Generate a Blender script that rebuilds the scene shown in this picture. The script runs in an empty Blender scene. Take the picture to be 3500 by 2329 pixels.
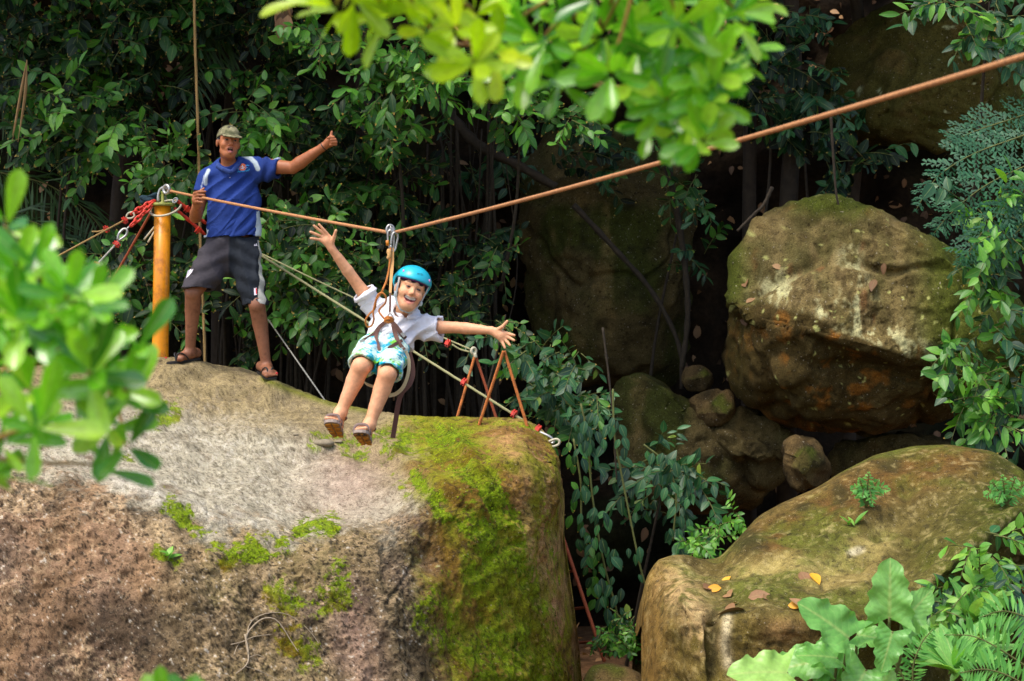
import bpy, bmesh, math, random
import numpy as np
from mathutils import Vector, Matrix, Euler
from mathutils.bvhtree import BVHTree

random.seed(7); RNG = np.random.default_rng(7)
scene = bpy.context.scene
COL = scene.collection

# ------------------------------------------------------------------ camera, sky, sun, exposure
CZ = 2.6                                  # camera height above the clearing floor
LENS = 70.0
K = 36.0 / LENS / 3500.0                  # metres per photo pixel per metre of distance
cam = bpy.data.cameras.new('camera'); camo = bpy.data.objects.new('camera', cam); COL.objects.link(camo)
camo.location = (0, 0, CZ); camo.rotation_euler = (math.radians(90), 0, 0)
cam.lens = LENS; cam.sensor_width = 36; cam.clip_end = 500; cam.clip_start = 0.1
cam.dof.use_dof = True; cam.dof.focus_distance = 12.2; cam.dof.aperture_fstop = 4.2
scene.camera = camo

SUN_TO = Vector((0.34, 0.30, -0.90)).normalized()       # the way the light travels
world = bpy.data.worlds.new('World'); scene.world = world; world.use_nodes = True
wn = world.node_tree; wn.nodes.clear()
sky = wn.nodes.new('ShaderNodeTexSky'); sky.sky_type = 'NISHITA'; sky.sun_disc = False
sky.sun_elevation = math.asin(-SUN_TO.z); sky.sun_rotation = math.atan2(-SUN_TO.x, -SUN_TO.y)
sky.air_density = 1.0; sky.dust_density = 3.0; sky.ozone_density = 1.0
bg = wn.nodes.new('ShaderNodeBackground'); bg.inputs[1].default_value = 0.15
wo = wn.nodes.new('ShaderNodeOutputWorld')
wn.links.new(sky.outputs[0], bg.inputs[0]); wn.links.new(bg.outputs[0], wo.inputs[0])
sun = bpy.data.lights.new('sun', 'SUN'); sun.energy = 1.5; sun.angle = math.radians(24); sun.color = (1.0, 0.95, 0.86)
suno = bpy.data.objects.new('sun', sun); COL.objects.link(suno)
suno.rotation_euler = SUN_TO.to_track_quat('-Z', 'Y').to_euler(); suno.location = (-6, -6, 14)
vs = scene.view_settings
vs.view_transform = 'Standard'; vs.look = 'None'; vs.gamma = 1.0; vs.use_curve_mapping = False; vs.exposure = 1.08
scene.cycles.use_denoising = True
scene.cycles.max_bounces = 6; scene.cycles.diffuse_bounces = 3; scene.cycles.glossy_bounces = 2
scene.cycles.transmission_bounces = 3; scene.cycles.transparent_max_bounces = 4
scene.cycles.sample_clamp_indirect = 4.0

# ------------------------------------------------------------------ small helpers
def W(px, py, d):                         # photo pixel at a distance -> place in the world
    return np.array(((px - 1750) * K * d, d, CZ + (1164.5 - py) * K * d))
def PX(v):                                # world points -> photo pixels (used to lay out stains and seams)
    v = np.asarray(v); d = np.maximum(v[..., 1], .5)
    return v[..., 0] / (K * d) + 1750, 1164.5 - (v[..., 2] - CZ) / (K * d)
def c1(x, y, d): return W(480 + x / 1.6, 380 + y / 1.6, d)
def c2(x, y, d): return W(1020 + x / 1.8234, 740 + y / 1.8234, d)
def c5(x, y, d): return W(100 + x / 3.409, 600 + y / 3.409, d)
def c6(x, y, d): return W(1480 + x / 3.564, 1120 + y / 3.564, d)
def ridged(p, s, octv=4, seed=0):
    return 1 - 2 * np.abs(fbm(p, s, octv, seed, .55))
def lin(r, g, b):
    f = lambda c: (c / 255 / 12.92) if c <= 10.3 else ((c / 255 + .055) / 1.055) ** 2.4
    return np.array((f(r), f(g), f(b)))
def lerp(a, b, t): return a + (b - a) * t
def sstep(a, b, x):
    t = np.clip((x - a) / (b - a), 0, 1); return t * t * (3 - 2 * t)
def unit(v):
    v = np.asarray(v, float); return v / max(np.linalg.norm(v), 1e-9)

def _h(ix, iy, iz, seed):
    h = (ix * 374761393 + iy * 668265263 + iz * 2147483647 + seed * 974634777).astype(np.uint32)
    h = (h ^ (h >> 13)) * np.uint32(1274126177); h = h ^ (h >> 16)
    h = h * np.uint32(2246822519); h = h ^ (h >> 15)
    return (h & np.uint32(0xffffff)).astype(np.float64) / 0xffffff
def vnoise(p, seed=0):                    # smooth value noise, -1..1
    p = np.asarray(p, float); i = np.floor(p).astype(np.int64); f = p - i; u = f * f * f * (f * (f * 6 - 15) + 10)
    r = 0
    for a in (0, 1):
        for b in (0, 1):
            for c in (0, 1):
                w = (u[..., 0] if a else 1 - u[..., 0]) * (u[..., 1] if b else 1 - u[..., 1]) * (u[..., 2] if c else 1 - u[..., 2])
                r = r + w * _h(i[..., 0] + a, i[..., 1] + b, i[..., 2] + c, seed)
    return r * 2 - 1
def fbm(p, s, octv=4, seed=0, gain=.5):
    p = np.asarray(p, float); r = 0; a = 1; t = 0
    rot = np.array([[.8, .6, 0], [-.48, .64, .6], [.36, -.48, .8]])
    q = p * s
    for o in range(octv):
        r = r + a * vnoise(q, seed + o * 17); t += a; a *= gain; q = q @ rot.T * 2.03 + 3.7
    return r / t
def segdist(px, py, pl):                  # distance in photo pixels to a line, for cracks and ridges
    best = np.full(np.shape(px), 1e9)
    for (ax, ay), (bx, by) in zip(pl[:-1], pl[1:]):
        ux, uy = bx - ax, by - ay; t = np.clip(((px - ax) * ux + (py - ay) * uy) / (ux * ux + uy * uy), 0, 1)
        best = np.minimum(best, np.hypot(px - ax - t * ux, py - ay - t * uy))
    return best

# ------------------------------------------------------------------ objects
ROOT = {}
def tag(o, label=None, cat=None, group=None, kind=None):
    if label: o['label'] = label
    if cat: o['category'] = cat
    if group: o['group'] = group
    if kind: o['kind'] = kind
    return o
def thing(name, label, cat, loc, group=None):
    o = bpy.data.objects.new(name, None); COL.objects.link(o); o.location = loc; o.empty_display_size = .1
    ROOT[o.name] = np.array(loc, float)
    return tag(o, label, cat, group)
def newmesh(name, V, F, mats, cols=None, uv=None, smooth=True, mi=None):
    me = bpy.data.meshes.new(name)
    V = np.asarray(V, np.float32)
    if isinstance(F, np.ndarray):
        n, k = F.shape
        me.vertices.add(len(V)); me.vertices.foreach_set('co', V.ravel())
        me.loops.add(n * k); me.loops.foreach_set('vertex_index', F.astype(np.int32).ravel())
        me.polygons.add(n); me.polygons.foreach_set('loop_start', np.arange(0, n * k, k, dtype=np.int32))
        me.update(calc_edges=True); me.validate()
    else:
        me.from_pydata(V.tolist(), [], F); me.update()
    if cols is not None:
        ca = me.color_attributes.new('Col', 'FLOAT_COLOR', 'POINT')
        c4 = np.ones((len(V), 4), np.float32); c4[:, :3] = cols; ca.data.foreach_set('color', c4.ravel())
    if uv is not None:
        ul = me.uv_layers.new(name='UVMap'); li = np.empty(len(me.loops), np.int32); me.loops.foreach_get('vertex_index', li)
        ul.data.foreach_set('uv', np.asarray(uv, np.float32)[li].ravel())
    for m in (mats if isinstance(mats, (list, tuple)) else [mats]): me.materials.append(m)
    if mi is not None: me.polygons.foreach_set('material_index', np.asarray(mi, np.int32))
    me.polygons.foreach_set('use_smooth', np.full(len(me.polygons), smooth))
    return me
def obj(name, VF, mat, parent=None, loc=None, cols=None, uv=None, smooth=True, mi=None):
    V, F = VF
    V = np.asarray(V, float)
    if parent is not None: base = ROOT[parent.name]
    else: base = np.array(loc if loc is not None else ((V.min(0) + V.max(0)) / 2 * (1, 1, 0) + (0, 0, V[:, 2].min())), float)
    o = bpy.data.objects.new(name, newmesh(name, V - base, F, mat, cols, uv, smooth, mi)); COL.objects.link(o)
    if parent is not None: o.parent = parent
    else: o.location = base
    ROOT[o.name] = base
    return o
def place(name, me, M, parent):           # one more piece that shares mesh data
    o = bpy.data.objects.new(name, me); COL.objects.link(o)
    M = np.array(M, float)
    if parent is not None:
        M[:3, 3] -= ROOT[parent.name]; o.parent = parent
    o.matrix_basis = Matrix(M.tolist())
    return o

class MB:                                  # collects shapes into one mesh
    def __init__(s): s.V = []; s.F = []; s.n = 0
    def add(s, V, F):
        V = np.asarray(V, float); s.V.append(V); s.F += [tuple(int(i) + s.n for i in f) for f in F]; s.n += len(V); return s
    @property
    def vf(s): return np.concatenate(s.V), s.F
def frame_along(P):
    P = np.asarray(P, float); T = np.gradient(P, axis=0); T /= np.maximum(np.linalg.norm(T, axis=1, keepdims=True), 1e-9)
    n = np.cross(T[0], (0, 0, 1.0));
    if np.linalg.norm(n) < .1: n = np.cross(T[0], (1.0, 0, 0))
    N = []
    for t in T:
        n = n - t * n.dot(t); n = n / max(np.linalg.norm(n), 1e-9); N.append(n)
    N = np.array(N); return T, N, np.cross(T, N)
def tube(P, r, n=8, flat=1.0):
    P = np.asarray(P, float); T, N, B = frame_along(P); r = np.broadcast_to(np.asarray(r, float), (len(P),))
    a = np.linspace(0, 2 * np.pi, n, endpoint=False)
    V = (P[:, None] + r[:, None, None] * (np.cos(a)[None, :, None] * N[:, None] + flat * np.sin(a)[None, :, None] * B[:, None])).reshape(-1, 3)
    F = []
    for i in range(len(P) - 1):
        for j in range(n):
            k = (j + 1) % n; F.append((i * n + j, i * n + k, (i + 1) * n + k, (i + 1) * n + j))
    F.append(tuple(range(n - 1, -1, -1))); F.append(tuple((len(P) - 1) * n + j for j in range(n)))
    return V, F
def spline(C, n=24):                       # Catmull-Rom through control points
    C = np.asarray(C, float); Q = np.vstack([2 * C[0] - C[1], C, 2 * C[-1] - C[-2]]); t = np.linspace(0, len(C) - 1 - 1e-9, n)
    i = t.astype(int); f = (t - i)[:, None]; a, b, c, d = Q[i], Q[i + 1], Q[i + 2], Q[i + 3]
    return .5 * (2 * b + (c - a) * f + (2 * a - 5 * b + 4 * c - d) * f ** 2 + (3 * b - a - 3 * c + d) * f ** 3)
def ring(c, R, r, n=24, m=8, ax=(1, 0, 0), ay=(0, 0, 1), ry=None, a0=0, a1=2 * np.pi):
    ax = unit(ax); ay = unit(ay); az = np.cross(ax, ay); ry = ry or R
    full = abs(a1 - a0 - 2 * np.pi) < 1e-6
    t = np.linspace(a0, a1, n, endpoint=not full)
    P = np.asarray(c) + R * np.cos(t)[:, None] * ax + ry * np.sin(t)[:, None] * ay
    if not full: return tube(P, r, m)
    Nn = np.cos(t)[:, None] * ax + np.sin(t)[:, None] * ay
    b = np.linspace(0, 2 * np.pi, m, endpoint=False)
    V = (P[:, None] + r * (np.cos(b)[None, :, None] * Nn[:, None] + np.sin(b)[None, :, None] * az)).reshape(-1, 3)
    F = [(i * m + j, i * m + (j + 1) % m, ((i + 1) % n) * m + (j + 1) % m, ((i + 1) % n) * m + j) for i in range(n) for j in range(m)]
    return V, F
def ribbon(P, w, th, face=(0, -1, 0)):     # flat webbing with thickness
    P = np.asarray(P, float); T, _, _ = frame_along(P); w = np.broadcast_to(np.asarray(w, float), (len(P),))
    face = np.asarray(face, float); face = np.broadcast_to(face, P.shape)
    S = np.cross(T, face); S /= np.maximum(np.linalg.norm(S, axis=1, keepdims=True), 1e-9); U = np.cross(S, T)
    V = np.stack([P - S * w[:, None] / 2 - U * th / 2, P + S * w[:, None] / 2 - U * th / 2, P + S * w[:, None] / 2 + U * th / 2, P - S * w[:, None] / 2 + U * th / 2], 1).reshape(-1, 3)
    F = [(i * 4 + j, i * 4 + (j + 1) % 4, i * 4 + 4 + (j + 1) % 4, i * 4 + 4 + j) for i in range(len(P) - 1) for j in range(4)]
    F += [(3, 2, 1, 0), tuple(len(P) * 4 - 4 + j for j in range(4))]
    return V, F
def lathe(prof, c, n=24, axis=(0, 0, 1), up=(1, 0, 0)):
    axis = unit(axis); u = unit(np.cross(axis, np.cross(up, axis))); w = np.cross(axis, u); a = np.linspace(0, 2 * np.pi, n, endpoint=False)
    V = np.concatenate([np.asarray(c) + z * axis + r * (np.cos(a)[:, None] * u + np.sin(a)[:, None] * w) for r, z in prof])
    F = [(i * n + j, i * n + (j + 1) % n, (i + 1) * n + (j + 1) % n, (i + 1) * n + j) for i in range(len(prof) - 1) for j in range(n)]
    F += [tuple(range(n - 1, -1, -1)), tuple((len(prof) - 1) * n + j for j in range(n))]
    return V, F
def ball(c, r, n=10, m=7):
    r = np.broadcast_to(np.asarray(r, float), (3,)); V = [(0, 0, 1)]
    for i in range(1, m):
        for j in range(n): V.append((math.sin(math.pi * i / m) * math.cos(2 * math.pi * j / n), math.sin(math.pi * i / m) * math.sin(2 * math.pi * j / n), math.cos(math.pi * i / m)))
    V.append((0, 0, -1)); V = np.array(V) * r + np.asarray(c); F = [(0, 1 + j, 1 + (j + 1) % n) for j in range(n)]
    for i in range(m - 2):
        for j in range(n): F.append((1 + i * n + j, 1 + (i + 1) * n + j, 1 + (i + 1) * n + (j + 1) % n, 1 + i * n + (j + 1) % n))
    e = len(V) - 1; F += [(e, 1 + (m - 2) * n + (j + 1) % n, 1 + (m - 2) * n + j) for j in range(n)]
    return V, F

# ------------------------------------------------------------------ materials
def new_mat(name):
    m = bpy.data.materials.new(name); m.use_nodes = True; nt = m.node_tree; b = nt.nodes['Principled BSDF']
    return m, nt, b
def N(nt, t, **kw):
    n = nt.nodes.new(t)
    for k, v in kw.items(): setattr(n, k, v)
    return n
def mixrgb(nt, mode, fac, a, b):
    m = nt.nodes.new('ShaderNodeMix'); m.data_type = 'RGBA'; m.blend_type = mode
    for s, v in ((m.inputs[0], fac), (m.inputs[6], a), (m.inputs[7], b)):
        if hasattr(v, 'links'): nt.links.new(v, s)
        elif isinstance(v, (int, float)): s.default_value = v
        else: s.default_value = (*v, 1)
    return m.outputs[2]
def ramp(nt, src, stops):
    r = nt.nodes.new('ShaderNodeValToRGB'); el = r.color_ramp.elements
    while len(el) < len(stops): el.new(.5)
    for e, (p, c) in zip(el, stops): e.position = p; e.color = (*c, 1)
    nt.links.new(src, r.inputs[0]); return r.outputs[0]
def noise_tex(nt, scale, detail=4, rough=.6, coord='Object', vec=None):
    n = nt.nodes.new('ShaderNodeTexNoise'); n.inputs['Scale'].default_value = scale; n.inputs['Detail'].default_value = detail; n.inputs['Roughness'].default_value = rough
    if vec is None:
        tc = nt.nodes.new('ShaderNodeTexCoord'); vec = tc.outputs[coord]
    nt.links.new(vec, n.inputs['Vector']); return n.outputs[0]
def bump(nt, b, src, strength, dist):
    n = nt.nodes.new('ShaderNodeBump'); n.inputs['Strength'].default_value = strength; n.inputs['Distance'].default_value = dist
    nt.links.new(src, n.inputs['Height']); nt.links.new(n.outputs[0], b.inputs['Normal'])
def simple(name, rgb, rough=.6, var=.25, scale=30, bmp=0.0, metal=0.0, spec=.5, dirt=None):
    m, nt, b = new_mat(name); c = lin(*rgb)
    n = noise_tex(nt, scale)
    col = ramp(nt, n, [(.25, tuple(c * (1 - var))), (.75, tuple(np.minimum(c * (1 + var), 1)))])
    if dirt is not None:
        n2 = noise_tex(nt, scale * .35, 6, .7); f = ramp(nt, n2, [(.5, (0, 0, 0)), (.66, (1, 1, 1))]); col = mixrgb(nt, 'MIX', f, col, tuple(lin(*dirt)))
    nt.links.new(col, b.inputs['Base Color']); b.inputs['Roughness'].default_value = rough; b.inputs['Metallic'].default_value = metal
    b.inputs['Specular IOR Level'].default_value = spec
    if bmp: bump(nt, b, n, .6, bmp)
    return m
def vcol(name, rough=.8, var=.3, scale=60, bmp=.004, bscale=None, spec=.35, sss=0, sat=1.0):
    m, nt, b = new_mat(name); a = N(nt, 'ShaderNodeAttribute', attribute_name='Col')
    n = noise_tex(nt, scale, 6, .65)
    f = ramp(nt, n, [(.3, (1 - var,) * 3), (.7, (1 + var,) * 3)])
    col = mixrgb(nt, 'MULTIPLY', 1.0, a.outputs[0], f)
    nt.links.new(col, b.inputs['Base Color']); b.inputs['Roughness'].default_value = rough; b.inputs['Specular IOR Level'].default_value = spec
    if sss:
        b.inputs['Subsurface Weight'].default_value = sss; b.inputs['Subsurface Radius'].default_value = (.012, .004, .002); b.inputs['Subsurface Scale'].default_value = 1.0
    if bmp: bump(nt, b, noise_tex(nt, bscale or scale * 1.7, 6, .7), .8, bmp)
    return m
def rockmat(name, grain=130, pit=42):
    m, nt, b = new_mat(name); a = N(nt, 'ShaderNodeAttribute', attribute_name='Col')
    g1 = noise_tex(nt, grain, 5, .7); g2 = noise_tex(nt, pit, 5, .7); g3 = noise_tex(nt, pit * 2.1, 3, .6); g4 = noise_tex(nt, 9, 6, .7)
    col = mixrgb(nt, 'MULTIPLY', 1.0, a.outputs[0], ramp(nt, g1, [(.36, (.62, .60, .58)), (.64, (1.38, 1.38, 1.36))]))
    col = mixrgb(nt, 'MULTIPLY', 1.0, col, ramp(nt, g4, [(.36, (.74, .73, .70)), (.62, (1.2, 1.2, 1.2))]))
    col = mixrgb(nt, 'MULTIPLY', 1.0, col, ramp(nt, g2, [(.34, (.36, .33, .30)), (.42, (1, 1, 1))]))
    col = mixrgb(nt, 'MIX', ramp(nt, g3, [(.66, (0, 0, 0)), (.72, (.6, .6, .6))]), col, tuple(lin(196, 186, 166)))
    nt.links.new(col, b.inputs['Base Color']); b.inputs['Roughness'].default_value = .94; b.inputs['Specular IOR Level'].default_value = .12
    ad = N(nt, 'ShaderNodeMath', operation='ADD'); nt.links.new(g1, ad.inputs[0]); nt.links.new(g2, ad.inputs[1]); bump(nt, b, ad.outputs[0], .7, .012)
    return m
def leafmat(name, stops, rough=.38, trans=.3, rib=.25, tip=None, tipat=.93, spec=.5, veins=0):
    m, nt, b = new_mat(name)
    oi = N(nt, 'ShaderNodeObjectInfo'); ge = N(nt, 'ShaderNodeNewGeometry'); ad = N(nt, 'ShaderNodeMath', operation='ADD'); fr = N(nt, 'ShaderNodeMath', operation='FRACT')
    nt.links.new(oi.outputs['Random'], ad.inputs[0]); nt.links.new(ge.outputs['Random Per Island'], ad.inputs[1]); nt.links.new(ad.outputs[0], fr.inputs[0])
    col = ramp(nt, fr.outputs[0], [(p, tuple(lin(*c))) for p, c in stops])
    uv = N(nt, 'ShaderNodeUVMap'); sp = N(nt, 'ShaderNodeSeparateXYZ'); nt.links.new(uv.outputs[0], sp.inputs[0])
    d = N(nt, 'ShaderNodeMath', operation='SUBTRACT'); d.inputs[1].default_value = .5; nt.links.new(sp.outputs[0], d.inputs[0])
    ab = N(nt, 'ShaderNodeMath', operation='ABSOLUTE'); nt.links.new(d.outputs[0], ab.inputs[0])
    rf = ramp(nt, ab.outputs[0], [(.0, (rib,) * 3), (.06, (0, 0, 0))])
    col = mixrgb(nt, 'MIX', rf, col, tuple(lin(190, 205, 120)))
    nz = noise_tex(nt, 9, 3, .6)
    if veins:
        ma = N(nt, 'ShaderNodeMath', operation='MULTIPLY_ADD'); ma.inputs[1].default_value = -.75; nt.links.new(ab.outputs[0], ma.inputs[0]); nt.links.new(sp.outputs[1], ma.inputs[2])
        mu = N(nt, 'ShaderNodeMath', operation='MULTIPLY'); mu.inputs[1].default_value = veins; nt.links.new(ma.outputs[0], mu.inputs[0]); fq = N(nt, 'ShaderNodeMath', operation='PINGPONG'); fq.inputs[1].default_value = 1.0; nt.links.new(mu.outputs[0], fq.inputs[0])
        vf = ramp(nt, fq.outputs[0], [(.0, (.16,) * 3), (.14, (0, 0, 0))]); col = mixrgb(nt, 'MIX', vf, col, tuple(lin(196, 214, 130))); bump(nt, b, fq.outputs[0], .25, .006)
    if tip:
        su = N(nt, 'ShaderNodeMath', operation='MULTIPLY_ADD'); su.inputs[1].default_value = .35; nt.links.new(nz, su.inputs[0]); nt.links.new(sp.outputs[1], su.inputs[2])
        su2 = N(nt, 'ShaderNodeMath', operation='MULTIPLY'); su2.inputs[1].default_value = .7; nt.links.new(su.outputs[0], su2.inputs[0]); tf = ramp(nt, su2.outputs[0], [(min((tipat + .12) * .7, .97), (0, 0, 0)), (min((tipat + .2) * .7, 1), (1, 1, 1))])
        col = mixrgb(nt, 'MIX', tf, col, tuple(lin(*tip)))
    col = mixrgb(nt, 'MULTIPLY', .6, col, ramp(nt, nz, [(.3, (.75, .75, .75)), (.7, (1.25, 1.25, 1.25))]))
    nt.links.new(col, b.inputs['Base Color']); b.inputs['Roughness'].default_value = rough; b.inputs['Specular IOR Level'].default_value = spec
    tr = N(nt, 'ShaderNodeBsdfTranslucent'); tc = mixrgb(nt, 'MULTIPLY', 1.0, col, (1.25, 1.35, .55)); nt.links.new(tc, tr.inputs[0])
    mx = N(nt, 'ShaderNodeMixShader'); mx.inputs[0].default_value = trans
    nt.links.new(b.outputs[0], mx.inputs[1]); nt.links.new(tr.outputs[0], mx.inputs[2]); nt.links.new(mx.outputs[0], nt.nodes['Material Output'].inputs[0])
    return m

M_rock = rockmat('rock_surface'); M_moss = vcol('moss_cushion', .95, .5, 90, .006, 120, .1)
M_dimrock = rockmat('mossy_rock_surface', 90, 26)
M_soil = vcol('soil_and_litter', .95, .45, 18, .03, 25, .1)
M_skin = vcol('skin', .52, .14, 45, .0014, 90, .4, sss=.05)
M_cloth = vcol('cloth', .88, .10, 60, .009, 26, .15)
M_white_cloth = vcol('white_cotton', .92, .05, 60, .010, 30, .12)
M_hardware = simple('galvanised_steel', (176, 174, 168), .4, .2, 60, .001, .75)
M_paint_yellow = simple('yellow_orange_paint', (236, 150, 22), .35, .10, 14, .0008, spec=.45, dirt=(168, 96, 34))
M_paint_olive = simple('olive_green_paint', (140, 142, 62), .55, .3, 40, .001)
M_red = simple('red_paint', (206, 52, 30), .5, .3, 60, .002, dirt=(120, 40, 28))
M_hose = simple('pale_plastic_hose', (186, 178, 150), .5, .12, 30)
M_zip = simple('orange_brown_rope', (184, 128, 80), .85, .35, 200, .002, dirt=(140, 96, 62))
M_oldrope = simple('weathered_green_grey_rope', (150, 146, 104), .9, .25, 200, .002)
M_greywire = simple('grey_wire_rope', (168, 164, 150), .6, .25, 250, .001)
M_tanrope = simple('tan_rope', (152, 122, 72), .9, .35, 160, .003)
M_black = simple('black_rubber', (26, 25, 26), .6, .3, 60)
M_rust = simple('rusty_rebar', (178, 102, 44), .85, .35, 70, .002, dirt=(110, 62, 30))
M_rustred = simple('red_rusty_rebar', (150, 72, 40), .85, .35, 70, .002)
M_web_brown = simple('brown_webbing', (98, 66, 56), .85, .2, 200, .001)
M_web_cream = simple('cream_webbing', (196, 180, 140), .85, .15, 200, .001)
M_web_tan = simple('tan_webbing', (196, 150, 92), .85, .18, 200, .001)
M_cord = simple('orange_tan_cord', (184, 112, 44), .8, .25, 220, .002)
M_root = simple('root_bark', (50, 41, 28), .95, .5, 30, .006)
M_bark = simple('tree_bark', (52, 42, 30), .95, .45, 14, .02)
M_twig = simple('green_twig', (92, 96, 44), .8, .3, 30)
M_branch = simple('tan_branch', (150, 116, 52), .8, .3, 30)
M_dead = leafmat('dead_leaf', [(0, (84, 60, 40)), (.5, (134, 96, 62)), (1, (176, 136, 92))], .7, .15, .1)
M_yellowleaf = leafmat('yellow_leaf', [(0, (220, 150, 20)), (1, (236, 190, 60))], .6, .2, .1)
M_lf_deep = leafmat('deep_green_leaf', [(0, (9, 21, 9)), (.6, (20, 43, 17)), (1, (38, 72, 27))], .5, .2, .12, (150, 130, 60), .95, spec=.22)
M_lf_mid = leafmat('mid_green_leaf', [(0, (20, 48, 15)), (.6, (43, 88, 25)), (1, (78, 130, 40))], .46, .28, .15, (170, 140, 60), .93, spec=.3)
M_lf_fresh = leafmat('fresh_green_leaf', [(0, (54, 110, 28)), (.6, (84, 146, 40)), (1, (126, 182, 60))], .44, .32, .2)
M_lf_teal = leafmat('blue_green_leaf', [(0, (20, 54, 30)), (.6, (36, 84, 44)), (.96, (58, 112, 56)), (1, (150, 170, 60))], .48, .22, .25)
M_lf_front = leafmat('bright_front_leaf', [(0, (56, 126, 22)), (.35, (96, 168, 30)), (.7, (136, 200, 40)), (1, (178, 220, 64))], .26, .42, .4, spec=.9)
M_lf_lime = leafmat('lime_front_leaf', [(0, (128, 168, 14)), (.5, (166, 200, 20)), (1, (196, 216, 44))], .34, .5, .3)
M_lf_herb = leafmat('pale_herb_leaf', [(0, (90, 150, 50)), (1, (140, 186, 70))], .45, .35, .2)
M_lf_broad = leafmat('broad_pale_leaf', [(0, (98, 160, 72)), (.6, (132, 188, 92)), (1, (166, 208, 104))], .36, .35, .5, (216, 196, 80), 1.2, veins=15)
M_fern = leafmat('fern_green', [(0, (24, 74, 48)), (1, (44, 106, 68))], .6, .25, .1)
M_fernlight = leafmat('light_fern_green', [(0, (78, 150, 60)), (1, (110, 176, 70))], .5, .3, .1)
M_palm = leafmat('palm_green', [(0, (26, 60, 14)), (1, (52, 92, 24))], .5, .25, .1)
M_drypalm = leafmat('dry_palm', [(0, (150, 116, 70)), (1, (184, 150, 100))], .8, .1, .1)
# ------------------------------------------------------------------ the ground and the slope behind
def gridmesh(P, closed=False):
    nu, nv = P.shape[:2]; idx = np.arange(nu * nv).reshape(nu, nv)
    if closed: a = idx; b = np.roll(idx, -1, 0)
    else: a = idx[:-1]; b = idx[1:]
    F = np.stack([a[:, :-1], b[:, :-1], b[:, 1:], a[:, 1:]], -1).reshape(-1, 4)
    return P.reshape(-1, 3), F
def gridnormals(P, closed=False):
    du = (np.roll(P, -1, 0) - np.roll(P, 1, 0)) if closed else np.gradient(P, axis=0)
    dv = np.gradient(P, axis=1); n = np.cross(du, dv); return n / np.maximum(np.linalg.norm(n, axis=2, keepdims=True), 1e-9)
def cmix(c, col, w): return c + (np.asarray(col) - c) * np.clip(w, 0, 1)[..., None]

# floor of the clearing, one wide sheet
gx = np.concatenate([np.linspace(-160, -12, 12), np.linspace(-11, 11, 90), np.linspace(12, 160, 12)])
gy = np.concatenate([np.linspace(-120, 5, 12), np.linspace(6, 22, 80), np.linspace(24, 160, 10)])
GX, GY = np.meshgrid(gx, gy, indexing='ij')
GP = np.stack([GX, GY, np.zeros_like(GX)], -1)
near = np.exp(-((GX / 12) ** 2 + ((GY - 14) / 10) ** 2))
GP[..., 2] = fbm(GP, .5, 4, 3) * .22 * near - .03
gc = lerp(lin(84, 64, 44), lin(128, 92, 62), .5 + .5 * fbm(GP, 3.0, 4, 5)[..., None])
gc = cmix(gc, lin(70, 88, 34), sstep(.1, .5, fbm(GP, .8, 3, 9)) * .7)
ground = obj('ground', gridmesh(GP), M_soil, loc=(0, 0, 0), cols=gc.reshape(-1, 3)); tag(ground, kind='structure')

# steep earth slope behind everything
sx = np.linspace(-16, 16, 220); st = np.linspace(0, 1, 150)
SX, ST = np.meshgrid(sx, st, indexing='ij')
SP = np.stack([SX, 17.6 + 1.2 * (SX > 99) + 3.4 * ST ** 1.4 + .6 * np.sin(SX * .5), -.4 + 11 * ST], -1)
SP[..., 1] += fbm(SP, .7, 5, 21) * 1.1
slc = lerp(lin(20, 16, 12), lin(54, 42, 28), sstep(-.4, .6, fbm(SP, 2.2, 5, 31))[..., None])
slc = cmix(slc, lin(40, 52, 22), sstep(.0, .5, fbm(SP, 1.1, 4, 33)) * .6)
hill = obj('hillside', gridmesh(SP), M_soil, loc=(0, 18, 0), cols=slc.reshape(-1, 3)); tag(hill, kind='structure')

# ------------------------------------------------------------------ the big boulder they stand on
crest = np.array([(-1400, 1420), (-900, 1330), (-300, 1285), (0, 1262), (200, 1245), (350, 1233), (480, 1228), (560, 1226), (640, 1233), (720, 1250), (830, 1265), (900, 1288), (1000, 1330), (1130, 1375), (1250, 1398), (1350, 1416), (1490, 1427), (1560, 1424), (1640, 1429), (1720, 1430), (1790, 1437), (1840, 1460), (1880, 1502), (1908, 1562), (1921, 1650), (1928, 1850), (1945, 1960), (1962, 2080), (1978, 2200), (1992, 2360), (2010, 2700)], float)
def I(x, *pts): a = np.array(pts, float); return np.interp(x, a[:, 0], a[:, 1])
cpx = np.concatenate([np.linspace(-1400, -60, 40), np.linspace(-50, 1780, 420), np.linspace(1783, 1900, 40), 1900 + 110 * np.linspace(.02, 1, 60)])
cpy = np.interp(cpx, crest[:, 0], crest[:, 1])
cpy[:-60] = np.convolve(np.pad(cpy, 4, mode='edge'), np.ones(9) / 9, 'valid')[:-60]
bpy_ = I(cpx, (-1400, 1600), (0, 1580), (250, 1620), (380, 1680), (560, 1740), (700, 1800), (1000, 1815), (1300, 1790), (1420, 1720), (1600, 1640), (1780, 1600), (1880, 1640), (1928, 1950), (1960, 2200), (2010, 2800))
bpy_ = np.maximum(bpy_, cpy + 60)
dc = I(cpx, (-1400, 13.2), (0, 14.1), (560, 14.35), (900, 14.15), (1200, 13.75), (1650, 13.35), (1900, 13.2), (2010, 13.1))
db = I(cpx, (-1400, 11.4), (0, 11.7), (700, 11.55), (1300, 11.75), (1600, 12.2), (1800, 12.5), (1900, 12.85), (1930, 13.02), (2010, 13.06))
dbo = I(cpx, (-1400, 10.6), (0, 10.8), (700, 10.7), (1300, 11.1), (1600, 11.6), (1800, 12.1), (1900, 12.5), (1960, 12.85), (2010, 13.03))
bot = np.maximum(2420, bpy_ + 120); und = bot + 420
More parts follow.
